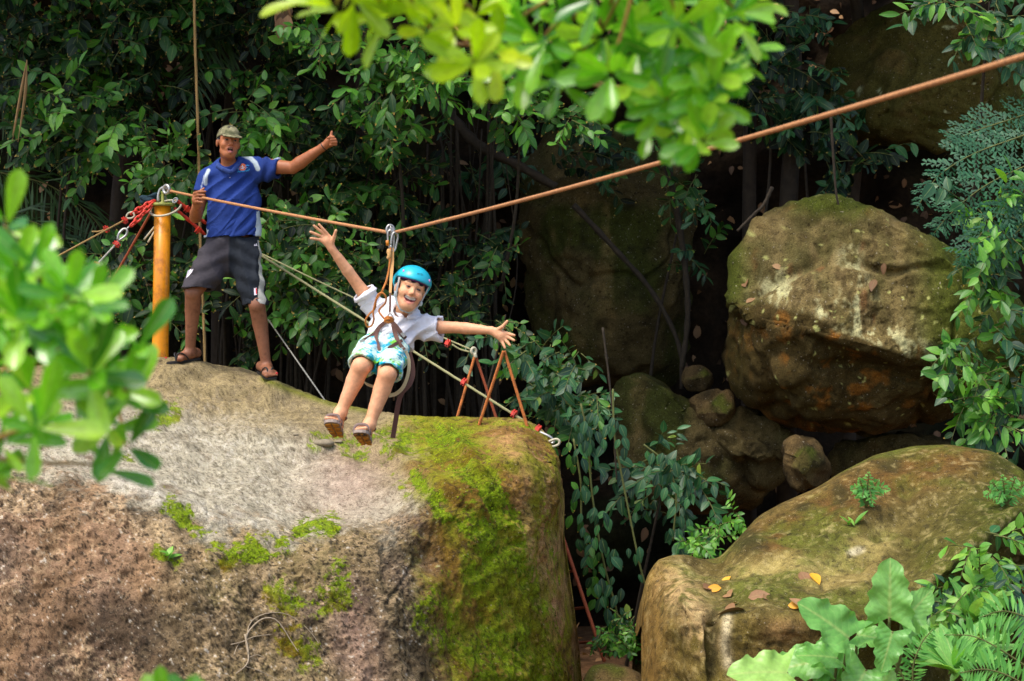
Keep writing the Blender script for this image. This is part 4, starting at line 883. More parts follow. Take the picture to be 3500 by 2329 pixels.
patch('hem_logo', bvh_shorts, [[(868, 986), (878, 984), (879, 1008), (869, 1010)]], M_emb_pale, shorts, .004); patch('hem_logo', bvh_shorts, [[(874, 986), (878, 985), (879, 1007), (875, 1004)]], M_emb_red, shorts, .006)
patch('waist_logo', bvh_shorts, [[(868, 841), (871, 834), (874, 841)], [(873, 841), (876, 831), (880, 841)]], M_emb_pale, shorts, .004)
# cap
vx = Vox(hd.c - .17, hd.c + .19, .0042); q = hd.s
vx.ell(hd.p(0, .014, .036), np.array((.085, .104, .092)) * q, hd.R, .01); cutn = hd.R @ np.array((0, -.18, -1)); vx.cut(hd.p(0, 0, .028), cutn)
vx.ell(hd.p(0, .014, .024), np.array((.079, .098, .086)) * q, hd.R, .003, True)
rp = hd.R @ np.array(Matrix.Rotation(math.radians(16), 3, 'X')); vx.ell(hd.p(0, -.098, .033), np.array((.078, .074, .009)) * q, rp, .008); vx.ell(hd.p(0, -.096, .007), np.array((.066, .085, .026)) * q, rp, .006, True)
V, F = vx.mesh(1); cam_n = fbm(V, 26, 2, 331); cam_m = fbm(V, 30, 2, 333)
C = np.zeros(V.shape) + lin(122, 118, 88); C[cam_n > .12] = lin(92, 92, 66); C[cam_m > .22] = lin(76, 72, 58); C[(cam_n < -.3)] = lin(146, 140, 108)
obj('camouflage_cap', (V, F), M_cloth, man, cols=C)
vx = None
patch_w = ring(wrR * .9 + f0 * .1, .029, .004, 18, 6, ax=np.cross(unit(f0 - wrR), (0, 1, 0)), ay=np.cross(unit(f0 - wrR), np.cross(unit(f0 - wrR), (0, 1, 0))))
obj('wristband', patch_w, M_black, man)
# flip-flops
def flipflop(heel, ball, toes, w, red):
    d = unit(toes - heel); sd = unit(np.cross(d, (0, 0, 1))); up = np.cross(sd, d); Lf = np.linalg.norm(toes - heel) + .03
    prof = [(0, .028), (.08, .034), (.25, .036), (.45, .034), (.65, .042), (.82, .045), (.94, .036), (1.0, .018)]; top = [(heel - d * .02 + d * Lf * t, ww) for t, ww in prof]; mb = []
    ed = [p + sd * ww for p, ww in top] + [p - sd * ww for p, ww in top[::-1]]; ed = np.array(ed); n = len(ed); Vt = np.vstack([ed - up * .002, ed - up * SOLE]); Fx = [tuple(range(n)), tuple(range(2 * n - 1, n - 1, -1))] + [(i, n + i, n + (i + 1) % n, (i + 1) % n) for i in range(n)]
    o = obj('flip_flop', (Vt, Fx), M_black, man, smooth=False)
    bt_ = lerp(ball, toes, .35) + sd * w * .45 + up * .004; mb2 = MB()
    for sgn in (1, -1): mb2.add(*tube(spline([bt_, lerp(bt_, ball, .5) + sd * sgn * .018 + up * .05, lerp(ball, heel, .18) + sd * sgn * .036 + up * .045, lerp(ball, heel, .42) + sd * sgn * .04 + up * .0], 14), .0055, 6))
    obj('strap', mb2.vf, M_black, o)
    if red: obj('toe_mark', ball_at(toes, sd, up, red), M_emb_red, o)
def ball_at(t, sd, up, s): return ball(t + sd * s + up * .028, (.009, .007, .006))
flipflop(*fL, -.036, .03); flipflop(*fR, .036, -.03)

# ------------------------------------------------------------------ the child on the line
KD = 10.5
kid_base = (W(1250, 1500, KD)[0], KD - .2, W(1250, 1500, 10.2)[2])
kid = thing('person', 'laughing child in turquoise helmet and white shirt riding the rope with arms spread wide', 'person', kid_base)
kh = Head(W(1403, 992, KD - .01), 12, 18, -7, .93)
lo = np.array((W(1050, 0, 10.6)[0], 9.93, W(0, 1525, 10.2)[2])); hi = np.array((W(1775, 0, 10.5)[0], 10.82, W(0, 750, 10.4)[2]))
kz = kh.c
vx = Vox(lo, hi, .0052, (((kz[0] - .09, kz[0] + .09, .0028), (lo[0], W(1165, 0, 10.5)[0], .0038), (W(1680, 0, 10.5)[0], hi[0], .0038)), ((kz[1] - .11, kz[1] - .01, .003),), ((kz[2] - .12, kz[2] + .05, .0028), (W(0, 855, 10.45)[2], hi[2], .0038))))
kh.build(vx, True)
knb = W(1368, 1082, KD + .09)
vx.cone(kh.p(0, .025, -.08), knb, .036, .042, .025)
vx.path([W(1355, 1110, KD + .1), W(1310, 1190, KD + .02)], [.085, .085], .02, flat=((0, 1, 0), .75))
aL = [c2(452, 540, KD + .10), c2(345, 392, KD + .06), c2(207, 200, KD + .0)]; aR = [c2(780, 690, KD + .08), c2(985, 693, KD + .02), c2(1203, 712, KD - .06)]
for q in (aL, aR):
    vx.cone(knb, q[0], .036, .034, .02)
    vx.path([q[0], lerp(q[0], q[1], .5), q[1], lerp(q[1], q[2], .28), lerp(q[1], q[2], .7), q[2]], [.038, .035, .030, .031, .025, .0195], .005)
d0 = KD - .01
hand(vx, aL[2], [c2(196, 128, d0), c2(170, 120, d0), c2(150, 128, d0), c2(138, 146, d0)][::1], [c2(128, 50, d0 - .02), c2(97, 58, d0 - .02), c2(75, 97, d0 - .02), c2(78, 137, d0 - .015)], (c2(222, 128, d0 - .012), c2(234, 88, d0 - .025)), .0088, .006)
vx.cone(aL[2], c2(178, 150, d0), .02, .021, .012, flat=((0, 1, 0), .7))
d0 = KD - .08
hand(vx, aR[2], [c2(1296, 728, d0), c2(1297, 748, d0), c2(1285, 764, d0), c2(1268, 776, d0)], [c2(1347, 742, d0 - .02), c2(1345, 773, d0 - .025), c2(1318, 803, d0 - .02), c2(1287, 820, d0 - .015)], (c2(1270, 690, d0 - .012), c2(1302, 654, d0 - .02)), .0088, .006)
vx.cone(aR[2], c2(1262, 742, d0), .02, .022, .012, flat=((0, 1, 0), .7))
lgL = [W(1278, 1195, KD + .0), c2(388, 940, KD - .30), c2(262, 1225, KD - .30)]; lgR = [W(1342, 1200, KD + .0), c2(552, 990, KD - .32), c2(442, 1300, KD - .34)]
for q in (lgL, lgR):
    vx.path([q[0], lerp(q[0], q[1], .6), q[1]], [.075, .064, .048], .008)
    vx.path([q[1], lerp(q[1], q[2], .3) + np.array((0, .014, 0)), lerp(q[1], q[2], .65) + np.array((0, .008, 0)), q[2]], [.048, .046, .036, .028], .006)
    vx.ell(q[1] + np.array((0, -.022, .004)), (.034, .027, .036), None, .02)
kf = []
for an, hx, hy, tx, ty in ((lgL[2], 242, 1345, 205, 1272), (lgR[2], 420, 1395, 385, 1335)):
    hl = c2(hx, hy, KD - .26) if an is lgL[2] else c2(hx, hy, KD - .30); tp = c2(tx, ty, hl[1] - .15)
    d = unit(tp - hl); sd = unit(np.cross(d, (0, 0, 1))); up = np.cross(sd, d); blp = lerp(hl, tp, .68); kf.append((hl, tp, d, sd, up, an))
    vx.cone(an, hl + up * .03, .028, .027, .02); vx.cone(hl + up * .026, blp + up * .018, .026, .024, .02); vx.cone(an, blp + up * .022, .027, .02, .025)
    vx.cone(blp - sd * .024 + up * .015, blp + sd * .024 + up * .015, .017, .017, .012)
    for i in range(5): s_ = (i - 2) * .0135 * (1 if an is lgR[2] else -1); vx.cone(blp + sd * s_ + up * .014, tp + sd * s_ + up * .013 - d * [.004, .0, .004, .012, .02][i], .0095, [.011, .0085, .008, .0075, .007][i], .005)
V, F = vx.mesh(1); skin = lin(222, 162, 120); C = np.zeros(V.shape) + skin
L = kh.paint(V, C, skin, lin(74, 48, 36), lin(206, 118, 104), True)
hair = ((L[:, 2] > .036 + .007 * np.sin(L[:, 0] * 130)) | ((L[:, 2] > -.01) & (L[:, 1] > -.025) & (np.abs(L[:, 0]) < .074)) | ((L[:, 1] > .02) & (L[:, 2] > -.06))) & (L[:, 2] < .14) & (L[:, 2] > -.07) & (np.abs(L[:, 0]) < .12) & (np.abs(L[:, 1]) < .12)
C[hair] = lin(34, 24, 20)
pxv, pyv = PX(V)
for q in (lgL[1], lgR[1], aL[1], aR[1]): C = C + (skin * (1.02, .86, .8) - C) * np.exp(-((V - q) ** 2).sum(1) / .045 ** 2)[:, None] * .6
C *= (1 + .06 * fbm(V, 16, 4, 341))[:, None]; C = cmix(C, skin * (1.0, .86, .8), sstep(.1, .5, fbm(V, 9, 2, 343)) * .3)
obj('body', (V, F), M_skin, kid, cols=C)
# shirt
lo = np.array((c2(330, 0, KD)[0], KD - .22, c2(0, 860, KD)[2])); hi = np.array((c2(920, 0, KD)[0], KD + .32, c2(0, 400, KD)[2]))
vx = Vox(lo, hi, .0046)
vx.path([c2(625, 640, KD + .10), c2(580, 740, KD + .06), c2(545, 850, KD + .02)], [.118, .122, .120], .04, flat=((.1, 1, .1), .78))
vx.cone(c2(600, 600, KD + .12), c2(470, 565, KD + .10), .062, .056, .04); vx.cone(c2(640, 620, KD + .12), c2(765, 690, KD + .09), .062, .058, .04)
e1 = lerp(aL[0], aL[1], .42); vx.path([aL[0] + (.01, 0, -.01), e1, lerp(aL[0], aL[1], .8)], [.058, .060, .062], .03); dn = unit(aL[1] - aL[0]); vx.cut(e1 + dn * .01, dn, e1 - .12, e1 + .12); vx.cone(e1 - dn * .03, e1 + dn * .1, .048, .052, .003, sub=True)
e2 = lerp(aR[0], aR[1], .46); vx.path([aR[0] - (.02, 0, 0), e2, lerp(aR[0], aR[1], .9)], [.060, .062, .064], .03); vx.cone(aR[0] - (0, 0, .01), e2 - (0, 0, .03), .045, .05, .03); dn = unit(aR[1] - aR[0]); vx.cut(e2 + dn * .01, dn + np.array((0, 0, .12)), e2 - .13, e2 + .13); vx.cone(e2 - dn * .03, e2 + dn * .1, .048, .053, .003, sub=True)
vx.cone(kh.p(0, .0, -.085), knb + (0, -.03, 0), .044, .046, .008, sub=True)
vx.cut(c2(545, 800, KD), (-.12, -.25, -1)); vx.cone(c2(555, 790, KD + .03), c2(530, 900, KD), .106, .106, .003, flat=((.1, 1, .1), .76), sub=True)
V, F = vx.mesh(1); n = vnormals(V, F); pxv, pyv = PX(V)
u = (pxv - 1370) * .5 + (pyv - 1120) * .87; V = V + n * (np.sin(u / 7 + 4 * fbm(V, 5, 2, 351)) * .0045 - np.abs(np.sin(u / 10 + (pxv - 1350) / 90 + 3 * fbm(V, 4, 2, 357))) ** .8 * .011 + np.sin((pxv * .8 - pyv * .6) / 9 + 3 * fbm(V, 5, 2, 353)) * .0028 + fbm(V, 9, 3, 355) * .009 + .006)[:, None]
C = np.zeros(V.shape) + lin(226, 224, 228)
obj('white_shirt', (V, F), M_white_cloth, kid, cols=C)
bvh_ks = BVHTree.FromPolygons([tuple(p) for p in V], F.tolist())
vx = Vox(c2(560, 660, KD) - (0, .1, 0), c2(800, 530, KD) + (0, .3, 0), .0042)
cl = [c2(645, 628, KD + .0), c2(606, 590, KD + .05), c2(602, 565, KD + .13), c2(680, 570, KD + .16), c2(745, 610, KD + .12), c2(745, 632, KD + .05), c2(690, 630, KD + .0)]
for i in range(len(cl) - 1): vx.cone(cl[i], cl[i + 1], .013, .013, .006, flat=((0, 1, .3), .5))
Vc, Fc = vx.mesh(1); obj('collar', (Vc, Fc), M_white_cloth, kid, cols=np.zeros(Vc.shape) + lin(226, 224, 228))
# printed shorts
lo = np.array((c2(300, 0, KD)[0], KD - .44, c2(0, 1060, KD - .2)[2])); hi = np.array((c2(730, 0, KD)[0], KD + .22, c2(0, 690, KD)[2]))
vx = Vox(lo, hi, .0046)
vx.cone(c2(548, 800, KD + .02), c2(520, 850, KD - .0), .112, .118, .03, flat=((0, 1, 0), .8))
tL = lerp(lgL[0], lgL[1], .90); tR = lerp(lgR[0], lgR[1], .94)
vx.path([lgL[0], lerp(lgL[0], tL, .6), lerp(lgL[0], lgL[1], 1.15)], [.088, .080, .070], .010); vx.path([lgR[0], lerp(lgR[0], tR, .6), lerp(lgR[0], lgR[1], 1.15)], [.088, .080, .070], .010)
for q, tq in ((lgL, tL), (lgR, tR)):
    dn = unit(q[1] - q[0]) + np.array((0, 0, -.45)); vx.cut(tq, dn, tq - .16, tq + np.array((.1 if q is lgR else .085, .16, .16)) if q is lgL else tq + .16); vx.cone(tq - unit(dn) * .03, tq + unit(dn) * .1, .060, .062, .003, sub=True)
vx.cut(c2(548, 735, KD), (.1, .2, 1))
V, F = vx.mesh(1); n = vnormals(V, F); pxv, pyv = PX(V)
V = V + n * (np.sin((pxv * .6 + pyv * .8) / 6 + 4 * fbm(V, 6, 2, 361)) * .003 + fbm(V, 9, 3, 363) * .009)[:, None]
p1 = fbm(V, 13, 4, 365); p2 = fbm(V, 11, 4, 367)
p1 = fbm(V, 17, 5, 365, .7); p2 = fbm(V, 15, 5, 367, .7)
C = np.zeros(V.shape) + lin(196, 224, 212); C = cmix(C, lin(10, 160, 184), sstep(-.02, .12, p1)); C = cmix(C, lin(40, 130, 186), sstep(.25, .4, p1) * .9); C = cmix(C, lin(112, 184, 60), sstep(.05, .2, p2)); C = cmix(C, lin(214, 224, 216), sstep(.05, .3, fbm(V, 30, 3, 369)) * .5)
obj('printed_shorts', (V, F), M_cloth, kid, cols=C)
bvh_kp = BVHTree.FromPolygons([tuple(p) for p in V], F.tolist())
# sandals: treaded sole, straps
M_tread = simple('yellow_black_tread', (206, 140, 34), .7, .25, 40, dirt=(40, 32, 26)); M_sstrap = simple('brown_grey_strap', (118, 98, 90), .8, .2, 90); M_smid = simple('grey_sandal_edge', (150, 134, 122), .8, .2, 90)
for hl, tp, d, sd, up, an in kf:
    Lf = np.linalg.norm(tp - hl) + .035; prof = [(0, .024), (.06, .032), (.25, .036), (.45, .035), (.68, .041), (.85, .040), (.95, .03), (1.0, .014)]
    ed = np.array([hl - d * .022 + d * Lf * t + sd * w for t, w in prof] + [hl - d * .022 + d * Lf * t - sd * w for t, w in prof[::-1]]); n = len(ed)
    sn = obj('sandal', (np.vstack([ed + up * .002, ed - up * .014]), [tuple(range(n)), tuple(range(2 * n - 1, n - 1, -1))] + [(i, n + i, n + (i + 1) % n, (i + 1) % n) for i in range(n)]), M_smid, kid, smooth=False)
    mb = MB()                                  # separate lugs
    for i in range(7):
        t = .06 + i * .135; w = np.interp(t, [p[0] for p in prof], [p[1] for p in prof]) * .86; c = hl - d * .022 + d * Lf * t - up * .017
        for sgn in (-1, 1):
            a = c + sd * sgn * w * .12; b = c + sd * sgn * w; bx = d * .008; sk = d * (.012 if i % 2 else -.012)
            P = np.array([a - bx, a + bx, b + bx + sk, b - bx + sk]); mb.add(np.vstack([P + up * .006, P - up * .003]), [(3, 2, 1, 0), (4, 5, 6, 7)] + [(j, (j + 1) % 4, 4 + (j + 1) % 4, 4 + j) for j in range(4)])
    obj('tread', mb.vf, M_tread, sn, smooth=False)
    for t, hgt in ((.72, .040), (.45, .052)):
        c = hl + d * Lf * t; P = spline([c - sd * .037, c - sd * .030 + up * hgt * .8, c + up * hgt, c + sd * .030 + up * hgt * .8, c + sd * .037], 13); obj('strap', ribbon(P, .014, .004, face=d), M_sstrap, sn)
    ax_ = unit(np.cross(an - hl, sd)); obj('ankle_strap', ring(an + (hl - an) * .25, .034, .007, 22, 6, ax=sd, ay=d), M_sstrap, sn)
# helmet
M_helmet = simple('turquoise_helmet_shell', (34, 178, 200), .32, .06, 10, spec=.5); M_purple = simple('purple_headband', (110, 50, 130), .6, .1, 40); M_pinkc = simple('pink_clip', (220, 150, 200), .5, .1, 40); M_chin = simple('pale_grey_strap', (186, 196, 196), .8, .1, 120); M_hin = simple('grey_helmet_liner', (120, 124, 128), .8, .1, 40)
vx = Vox(kh.c - .15, kh.c + .17, .0036); q = kh.s; hc = kh.p(0, .012, .046)
vx.ell(hc, np.array((.108, .124, .098)) * q, kh.R, .01); vx.cut(kh.p(0, 0, .046), kh.R @ np.array((0, .0, -1)), k=.01)
vx.ell(kh.p(0, .05, .035), np.array((.107, .088, .07)) * q, kh.R, .02); vx.cut(kh.p(0, 0, .012), kh.R @ np.array((0, -.25, -1)), k=.008); vx.ell(kh.p(0, .012, .03), np.array((.098, .114, .09)) * q, kh.R, .004, True); vx.ell(kh.p(0, -.1, -.02), np.array((.092, .12, .066)) * q, kh.R, .006, True)
hV, hF = vx.mesh(1); hel = obj('helmet', (hV, hF), M_helmet, kid); bvh_h = BVHTree.FromPolygons([tuple(p) for p in hV], hF.tolist())
obj('headband', ribbon(np.array([kh.p(.088 * math.sin(a), .012 - .104 * math.cos(a), .05) for a in np.linspace(-1.9, 1.9, 24)]), .014, .003, face=np.array([kh.R @ np.array((math.sin(a), -math.cos(a), 0)) for a in np.linspace(-1.9, 1.9, 24)])), M_purple, hel)
for x, y, r in ((656, 341, 6.5), (816, 402, 7)):
    px, py = 1020 + x / 1.8234, 740 + y / 1.8234; h = drape(bvh_h, [(px, py)], .0)[0]
    obj('clip', ball(h, (.006 if r < 7 else .005, .006, .009)), M_pinkc, hel)
mb = MB()
for sgn in (-1, 1):
    mb.add(*ribbon(spline([kh.p(sgn * .088, -.035, .045), kh.p(sgn * .08, -.03, -.02), kh.p(sgn * .066, -.03, -.08), kh.p(sgn * .03, -.05, -.125), kh.p(0, -.058, -.13)], 16), .013, .003, face=kh.R @ np.array((sgn, -.5, -.1))))
    mb.add(*ribbon(spline([kh.p(sgn * .09, .05, .03), kh.p(sgn * .085, .02, -.02), kh.p(sgn * .074, -.015, -.06)], 10), .012, .003, face=kh.R @ np.array((sgn, -.2, 0))))
obj('chin_strap', mb.vf, M_chin, hel)
for sgn in (-1, 1): obj('strap_buckle', ball(kh.p(sgn * .075, -.022, -.055), (.011, .012, .016)), M_chin, hel)
def text_patch(txt, bvh, x0, y0, h, ang, mat, parent, name, off):
    cu = bpy.data.curves.new('t', 'FONT'); cu.body = txt; cu.size = 1; to = bpy.data.objects.new('t', cu); COL.objects.link(to); bpy.context.view_layer.update()
    me = to.evaluated_get(bpy.context.evaluated_depsgraph_get()).to_mesh(); v = np.array([x.co[:2] for x in me.vertices]); f = [tuple(p.vertices) for p in me.polygons]; bpy.data.objects.remove(to)
    ca, sa = math.cos(ang), math.sin(ang); pts = [(x0 + (a * ca * h - b * sa * -h * 0 + b * sa * h), y0 + a * sa * h - b * ca * h) for a, b in v]
    return obj(name, (drape(bvh, pts, off), f), mat, parent, smooth=False)
text_patch('PETZL', bvh_h, 1425, 939, 8, .16, M_black, hel, 'shell_lettering', .0015)
# ------------------------------------------------------------------ post, line and rigging
def box(c, sx, sy, sz, ax=(1, 0, 0), ay=(0, 1, 0)):
    ax = unit(ax); ay = unit(ay - np.dot(ay, ax) * ax); az = np.cross(ax, ay)
    V = [np.asarray(c) + ax * sx * i + ay * sy * j + az * sz * k for i in (-.5, .5) for j in (-.5, .5) for k in (-.5, .5)]
    return np.array(V), [(0, 1, 3, 2), (4, 6, 7, 5), (0, 4, 5, 1), (2, 3, 7, 6), (0, 2, 6, 4), (1, 5, 7, 3)]
def twisted(P, r, turns, n=3, res=None):   # laid rope: strands wound about a path
    P = np.asarray(P); T, Nn, B = frame_along(P); t = np.linspace(0, 1, len(P)); mb = MB()
    for s in range(n):
        a = 2 * np.pi * (s / n + turns * t); mb.add(*tube(P + r * .5 * (np.cos(a)[:, None] * Nn + np.sin(a)[:, None] * B), r * .58, 5))
    return mb.vf
def linepts(a, b, n, sag=0):
    t = np.linspace(0, 1, n)[:, None]; P = lerp(np.asarray(a), np.asarray(b), t); P[:, 2] -= sag * 4 * (t * (1 - t))[:, 0]; return P
PD = 14.5
pb, pt = W(547, 1232, PD), W(556, 700, PD)
post = thing('steel_post', 'yellow-orange steel post with an olive top plate beside the man', 'post', pb)
ax_p = unit(pt - pb)
obj('post_tube', lathe([(.060, -.15), (.060, .02), (.0595, .5), (.0595, np.linalg.norm(pt - pb) - .012)], pb, 32, ax_p), M_paint_yellow, post)
obj('top_plate', lathe([(.085, 0), (.088, .004), (.088, .016), (.083, .021)], pt - ax_p * .011, 32, ax_p), M_paint_olive, post)
eyeb = obj('eye_bolt', lathe([(.02, .0), (.016, .01), (.012, .015), (.011, .075), (.014, .085)], pt + ax_p * .01, 14, ax_p), M_paint_olive, post)
ec = W(569, 648, PD - .03)
obj('eye_ring', ring(ec, .029, .012, 26, 10, ax=(.8, -.6, 0), ay=(0, 0, 1)), M_hardware, eyeb)
obj('hook_bend', tube(spline([W(541, 690, PD), W(541, 668, PD), W(548, 648, PD), W(562, 640, PD - .01), W(572, 646, PD - .02)], 18), .010, 8), M_hardware, post)
rgc = W(566, 712, PD)
hose = ring(rgc, .112, .0085, 36, 8, ax=unit(np.array((1, .1, .22))), ay=unit(np.array((-.1, .75, .5))), ry=.105)
hs = obj('hose_ring', hose, M_hose); tag(hs, 'pale plastic hose ring hung around the top of the yellow post', 'hose ring')
# the main line: from the post to the trolley, then rising to the right past the camera
tro = W(1338, 797, KD)
endp = W(3700, 132, 5.25)
M_ = W(581, 653, PD - .03)
zl = thing('zip_line', 'thick orange-brown zip line rope dipping at the trolley and rising to the right', 'rope', M_)
obj('rope', tube(linepts(M_, tro + (-.02, 0, .004), 120, .006), .0090 * (1 + .05 * vnoise(np.arange(120)[:, None] * np.ones(3) * .9)), 9), M_zip, zl)
obj('rope', tube(linepts(tro + (.02, 0, .004), endp, 160, .02), .0090 * (1 + .05 * vnoise(np.arange(160)[:, None] * np.ones(3) * .9)), 9), M_zip, zl)
obj('end_sleeve', tube(linepts(M_ - unit(tro - M_) * .03, M_ + unit(tro - M_) * .02, 4), [.016, .02, .02, .016], 10), M_zip, zl)
# trolley with its carabiners
tr = thing('zip_line_trolley', 'silver zip line pulley with two carabiners clipped on the orange rope', 'pulley', tro)
td = unit(endp - tro)
for k in (-1, 1):
    obj('side_plate', tube(np.array([tro + (-.004, k * .014, .038), tro + (0, k * .014, .02), tro + (.002, k * .014, -.02), tro + (.004, k * .014, -.045)]), [.016, .022, .018, .008], 10, flat=.18), M_hardware, tr)
obj('wheel', lathe([(.012, -.011), (.021, -.009), (.014, 0), (.021, .009), (.012, .011)], tro + (0, 0, .014), 20, (0, 1, 0)), M_hardware, tr)
def carab(c, w, h, r, ang, mat, yaw=0.0):
    u = np.array((math.cos(ang) * math.cos(yaw), math.sin(yaw), math.sin(ang) * math.cos(yaw))); v = np.array((-math.sin(ang), 0, math.cos(ang)))
    P = [c + u * x * w + v * y * h for x, y in ((-.5, -.2), (-.5, .25), (-.3, .46), (0, .5), (.34, .44), (.5, .25), (.42, -.1), (.3, -.38), (0, -.5), (-.3, -.42), (-.5, -.2))]
    return tube(spline(P, 40), r, 8), P
(cv, cf), P = carab(c2(578, 150, KD - .02), .032, .105, .0058, .08, M_hardware); obj('carabiner', (cv, cf), M_hardware, tr)
g = obj('carabiner', carab(c2(597, 160, KD - .03), .034, .10, .0055, -.12, M_hardware, .5)[0], M_hardware, tr)
obj('gate_sleeve', tube(np.array([c2(553, 150, KD - .03), c2(556, 182, KD - .03)]), .0085, 10), M_paint_yellow, tr)
obj('shackle', ring(c2(572, 85, KD - .01), .020, .006, 24, 8, ax=(1, .3, 0), ay=(0, 0, 1), ry=.026), M_hardware, tr)

# ------------------------------------------------------------------ harness worn by the child
hz_ = KD - .17
har = thing('safety_harness', 'brown and cream webbing harness with tan sling and orange cord on the child', 'harness', c2(565, 640, hz_))
def rib(name, pts, w, mat, th=.003, face=(0, -1, 0), n=26): return obj(name, ribbon(spline([c2(*p) for p in pts], n), w, th, face), mat, har, smooth=False)
rib('sling', [(583, 196, KD - .03), (584, 290, KD - .05), (578, 380, KD - .09), (572, 480, hz_ + .02)], np.linspace(.021, .013, 26), M_web_tan)
rib('sling', [(572, 476, hz_ + .018), (572, 540, hz_), (569, 604, hz_ - .01)], .011, M_web_brown, .005)
obj('sling_knot', tube(spline([c2(560, 232, KD - .04), c2(566, 210, KD - .045), c2(566, 250, KD - .05), c2(558, 262, KD - .045)], 12), .011, 8), M_web_tan, har)
def cord(pts, r=.0065, n=60): return obj('cord', twisted(spline([c2(*p) for p in pts], n), r, n * .35), M_cord, har)
cord([(576, 196, KD - .04), (568, 300, KD - .06), (552, 390, KD - .10), (528, 452, hz_), (514, 482, hz_ - .01)], .0062)
cord([(514, 482, hz_ - .01), (486, 520, hz_ - .01), (476, 575, hz_), (440, 612, hz_), (418, 650, hz_), (430, 688, hz_ + .01), (458, 680, hz_ + .01), (470, 640, hz_), (466, 600, hz_ - .005), (478, 540, hz_ - .01), (494, 492, hz_ - .01), (522, 478, hz_ - .012), (545, 500, hz_ - .01), (542, 538, hz_), (514, 570, hz_), (502, 592, hz_), (516, 616, hz_ - .01), (545, 648, hz_ - .01)], .0058, 130)
obj('maillon', tube(spline([c2(569, 600, hz_ - .012), c2(548, 640, hz_ - .015), c2(570, 652, hz_ - .015), c2(596, 642, hz_ - .015), c2(571, 600, hz_ - .012)], 26), .0042, 7), M_hardware, har)
mbk = MB()
for i in range(4): mbk.add(*ring(c2(548 + 12 * i, 646 + 3 * (i % 2), hz_ - .012), .0105, .006, 16, 7, ax=(.3, .9, .2 * i), ay=(0, .2, 1)))
obj('tie_knot', twisted(spline([c2(538, 640, hz_ - .01), c2(560, 628, hz_ - .03), c2(586, 642, hz_ - .02), c2(566, 660, hz_ - .03), c2(540, 652, hz_ - .02), c2(560, 640, hz_ - .035), c2(590, 655, hz_ - .015)], 50), .0085, 14), M_cord, har)
def on_kid(x, y, off=.006):                 # webbing lies on the cloth
    o = Vector((0, 0, CZ)); t = (Vector(c2(x, y, 10)) - o).normalized(); best = None
    for b in (bvh_ks, bvh_kp):
        h = b.ray_cast(o, t)
        if h[0] is not None and (best is None or h[3] < best[1]): best = (np.array(h[0]), h[3])
    return (best[0] if best else c2(x, y, hz_ + .06)) - np.array(t) * off
def strap(name, pts, w, mat, off=.008, n=22):
    P = np.array([on_kid(x, y, off) for x, y in pts]); return obj(name, ribbon(spline(P, n), w, .004, (0, -1, 0)), mat, har, smooth=False)
strap('waist_strap', [(548, 655), (505, 690), (470, 735), (400, 778)], .021, M_web_brown); strap('waist_strap', [(582, 658), (612, 690), (645, 735), (668, 760)], .022, M_web_brown)
strap('leg_strap', [(505, 688), (484, 745), (496, 800), (502, 835)], .018, M_web_brown); strap('leg_strap', [(590, 675), (606, 740), (628, 790), (656, 832)], .022, M_web_brown); strap('leg_strap', [(646, 772), (606, 795), (560, 822)], .017, M_web_brown)
for x, y, a in ((398, 777, -.4), (652, 738, .9), (656, 826, .1)):
    p = on_kid(x, y, .012); obj('buckle', box(p, .026, .008, .016, (math.cos(a), 0, -math.sin(a)), (0, 1, 0)), M_hardware, har, smooth=False)
bx_ = KD - .08
rib('leg_loop', [(668, 840, KD - .12), (688, 900, KD - .12), (684, 980, KD - .12), (655, 1060, KD - .12), (610, 1105, KD - .12), (565, 1118, KD - .11)], .020, M_web_cream, face=(.6, -.8, .2))
rib('leg_loop', [(392, 800, KD - .08), (345, 850, KD - .02), (328, 905, KD + .0), (338, 960, KD - .05)], .022, M_web_cream, face=(-.6, -.8, 0)); rib('leg_loop', [(398, 1020, KD - .14), (425, 1045, KD - .18), (468, 1062, KD - .2)], .018, M_web_cream, face=(0, -.8, -.6))
rib('loose_strap', [(690, 850, KD - .03), (708, 920, KD - .03), (712, 990, KD - .04), (690, 1050, KD - .06), (645, 1100, KD - .07), (622, 1170, KD - .07), (608, 1260, KD - .06), (588, 1382, KD - .05)], .026, M_web_brown, face=(.3, -.9, 0))

# ------------------------------------------------------------------ guy lines left of the post
def chainlinks(a, b, n, r, w, parent, mat):
    a = np.asarray(a); b = np.asarray(b); d = unit(b - a); L = np.linalg.norm(b - a) / n; s = unit(np.cross(d, (0, 1, 0)))
    for i in range(n):
        c = a + d * L * (i + .5); v = s if i % 2 else np.array((0, 1.0, 0)); obj('chain_link', ring(c, L * .68, r, 18, 7, ax=d, ay=(v + s * .35) / np.linalg.norm(v + s * .35), ry=w), mat, parent)
def clamp(p, d, parent, s=.018):
    mb = MB(); d = unit(d); u = unit(np.cross(d, (0, 1, 0)))
    mb.add(*box(p, .030, .032, .026, d, (0, 1, 0)))
    for k in (-1, 1):
        mb.add(*tube(np.array([p + d * k * .009 - u * .026, p + d * k * .009 + u * .030]), .0052, 7)); mb.add(*tube(np.array([p + d * k * .009 + u * .014, p + d * k * .009 + u * .024]), .0095, 6))
    o = obj('wire_clamp', mb.vf, M_red, parent, smooth=False); return o
g1 = thing('guy_line', 'upper tan guy rope with red chain running left from the post', 'guy line', c5(1440, 300, PD))
chainlinks(c5(1460, 295, PD - .03), c5(1195, 450, PD - .12), 5, .0085, .017, g1, M_red)
obj('thimble', tube(spline([c5(1128, 490, PD - .13), c5(1150, 445, PD - .13), c5(1200, 430, PD - .13), c5(1225, 470, PD - .13), c5(1190, 500, PD - .13), c5(1135, 500, PD - .13)], 22), .007, 7), M_hose, g1)
